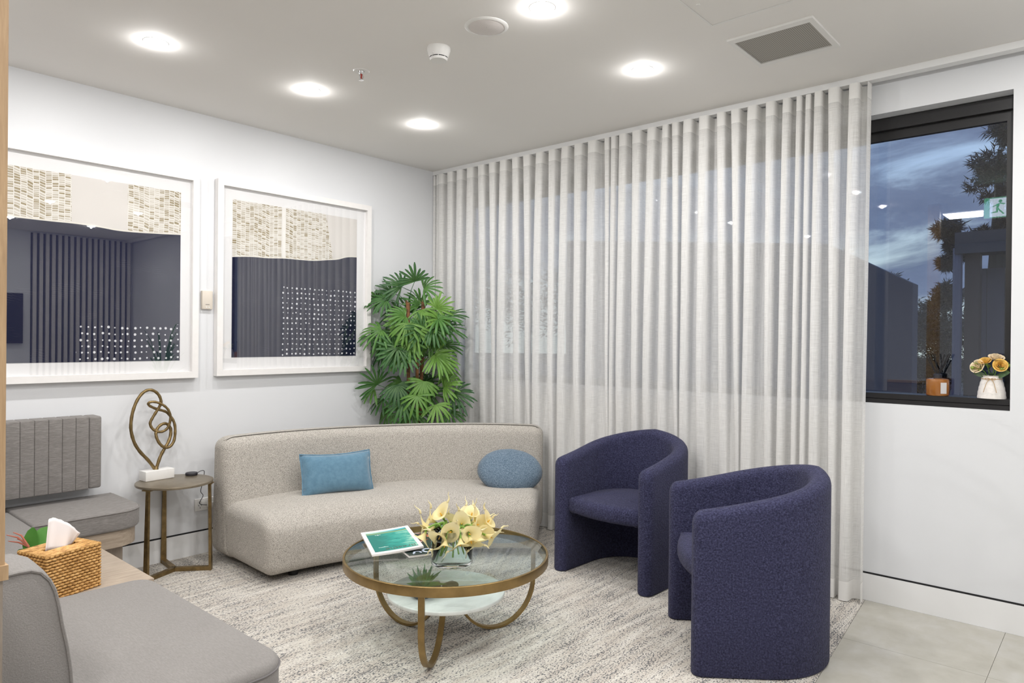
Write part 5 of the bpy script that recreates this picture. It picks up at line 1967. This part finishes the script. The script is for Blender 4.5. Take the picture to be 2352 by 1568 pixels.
rm = MB()
flat(rm, [(0.080 + 0.013 * math.cos(a), 0.052 + 0.013 * math.sin(a)) for a in [2 * PI * k / 12 for k in range(12)]])
flat(rm, [(0.083, 0.034), (0.103, 0.030), (0.112, -0.008), (0.094, -0.012)])          # torso
flat(rm, [(0.100, 0.030), (0.135, 0.012), (0.138, 0.002), (0.102, 0.018)])            # rear arm
flat(rm, [(0.088, 0.032), (0.058, 0.020), (0.046, 0.024), (0.048, 0.030), (0.086, 0.040)])   # front arm
flat(rm, [(0.112, -0.008), (0.108, -0.032), (0.146, -0.038), (0.147, -0.048), (0.097, -0.042), (0.094, -0.012)])   # rear leg
flat(rm, [(0.100, -0.012), (0.084, -0.036), (0.060, -0.062), (0.050, -0.056), (0.074, -0.030), (0.092, -0.008)])   # front leg
rm.build('running_man', gm, t, smooth=0)
ar = MB()
flat(ar, [(0.005, -0.018), (0.005, 0.018), (-0.075, 0.018), (-0.075, -0.018)])
flat(ar, [(-0.165, 0.0), (-0.095, -0.065), (-0.060, -0.065), (-0.115, -0.018), (-0.115, 0.018), (-0.060, 0.065), (-0.095, 0.065)])
ar.build('arrow', wm, t, smooth=0)
MB().tube([(-0.01, 0.12, 0.09), (-0.01, 0.12, H - EX.z - 0.001)], 0.004, 8).tube([(-0.01, -0.12, 0.09), (-0.01, -0.12, H - EX.z - 0.001)], 0.004, 8).build('hanger', M['white_plastic'], t)

# ------------------------------------------------------------------ outside
struct(MB().box(0.2, 40, -40, 40, -0.6, -0.5).build('ground_outside', plain('dusk_paving', (0.05, 0.05, 0.055), 0.9), smooth=0))
t = thing('neighbour_building', 'dark neighbouring building with a sloping roof outside the window', 'building', (0, 0, 0))
b = MB()
prof = [(-2.25, -0.5), (3.2, -0.5), (3.2, 3.1), (-1.2, 2.68), (-2.25, 2.09)]
b.add([(6.0, y, z) for y, z in prof] + [(6.3, y, z) for y, z in prof], [(4, 3, 2, 1, 0), (5, 6, 7, 8, 9), (0, 1, 6, 5), (1, 2, 7, 6), (2, 3, 8, 7), (3, 4, 9, 8), (4, 0, 5, 9)])
b.build('wall', plain('blue_grey_cladding', (0.055, 0.057, 0.10), 0.8), t, smooth=0)
t = thing('carport', 'timber post and beam with grey cladding outside the right of the window', 'building', (0, 0, 0))
MB().box(2.62, 2.74, -3.40, -3.30, -0.5, 2.05).build('post', plain('brown_post', (0.065, 0.045, 0.045), 0.8), t, smooth=0)
MB().box(2.55, 2.80, -6.0, -3.24, 2.05, 2.22).build('beam', plain('grey_beam', (0.07, 0.065, 0.08), 0.8), t, smooth=0)
MB().tube([(2.6, -3.255, -0.5), (2.6, -3.255, 2.1)], 0.035, 10).build('downpipe', plain('lilac_downpipe', (0.13, 0.135, 0.20), 0.6), t)
cl = plain('lilac_grey_board', (0.085, 0.083, 0.12), 0.8)
p0 = MB().box(2.85, 2.9, -0.058, 0.058, -0.5, 1.95).build('cladding_board', cl, t, smooth=0)
p0.location = (0, -3.36, 0)
for k in range(1, 16):
    o = p0.copy()
    C.objects.link(o)
    o.location = (0, -3.36 - 0.12 * k, 0)


def tree(loc, h, rad, n, leaf, label, seed, mat, clumps):
    t = thing('tree', label, 'tree', loc, 0, 'trees outside the window')
    MB().tube([(0, 0, 0), (0.05, 0.02, h * 0.6), (0, 0, h * 0.95)], [0.12, 0.09, 0.02], 8).build('tree_trunk', M['bark'], t)
    r_ = random.Random(seed)
    b = MB()
    for (cx, cy, cz, cr) in clumps:
        subs = []
        for k in range(16):
            v = Vector((r_.gauss(0, 1), r_.gauss(0, 1), r_.gauss(0, 1))).normalized() * (r_.random() ** 0.5) * cr
            subs.append((Vector((cx, cy, cz)) + v * 0.85, cr * r_.uniform(0.18, 0.42)))
        for k in range(n):
            c0, rr = subs[k % 16]
            v = Vector((r_.gauss(0, 1), r_.gauss(0, 1), r_.gauss(0, 0.8))) * rr * 0.55
            p = c0 + v
            d = (v.normalized() * 0.7 + Vector((r_.uniform(-.9, .9), r_.uniform(-.9, .9), r_.uniform(-.7, .7)))).normalized()
            sd = d.orthogonal().normalized()
            L_ = leaf * r_.uniform(0.6, 1.2)
            b.add([p - sd * L_ * 0.13, p + sd * L_ * 0.13, p + d * L_], [(0, 1, 2)])
    o = b.build('foliage', mat, t, smooth=0)
    o['kind'] = 'stuff'
    return t


tree((12.0, -1.6, -0.5), 2.9, 1.0, 3200, 0.11, 'low dark trees between the neighbouring building and the carport post', 31, M['dark_tree'], [(0, 0, 1.6, 0.9), (0, 0.45, 1.3, 0.8), (0, 0.2, 2.1, 0.7), (0, -0.7, 2.1, 0.8), (0, 0.35, 2.2, 0.55), (0, -1.4, 1.6, 0.9), (0, -0.1, 2.75, 0.3), (0, 0.95, 2.9, 0.35)])
tree((11.0, 2.0, -0.5), 3.8, 1.0, 1800, 0.20, 'dark tree seen faintly through the middle of the curtain', 32, M['dark_tree'], [(0, 0, 2.6, 1.2), (0, 1.3, 2.9, 1.1), (0, -1.3, 2.7, 1.1), (0, 2.6, 2.6, 1.2)])
tree((11.0, 8.3, -0.5), 4.4, 1.0, 1800, 0.20, 'dark trees seen faintly through the left half of the curtain', 34, M['dark_tree'], [(0, 0, 3.0, 1.4), (0, 1.6, 3.3, 1.3), (0, -1.7, 3.0, 1.3), (0, 3.2, 3.2, 1.4), (0, 4.8, 3.0, 1.4)])
tree((4.6, -3.30, -0.5), 4.0, 1.0, 2600, 0.075, 'large conifer at the upper right of the window', 33, M['conifer'], [(0, -0.05, 4.02, 0.20), (0, -0.25, 4.2, 0.25), (0, 0.03, 3.55, 0.27), (0, -0.25, 3.35, 0.30), (0, 0.44, 3.05, 0.12), (0, 0.46, 2.68, 0.06), (0, -0.15, 3.0, 0.2), (0, 0.40, 2.86, 0.05), (0, 0.30, 2.78, 0.12), (0, 0.1, 2.9, 0.16)])
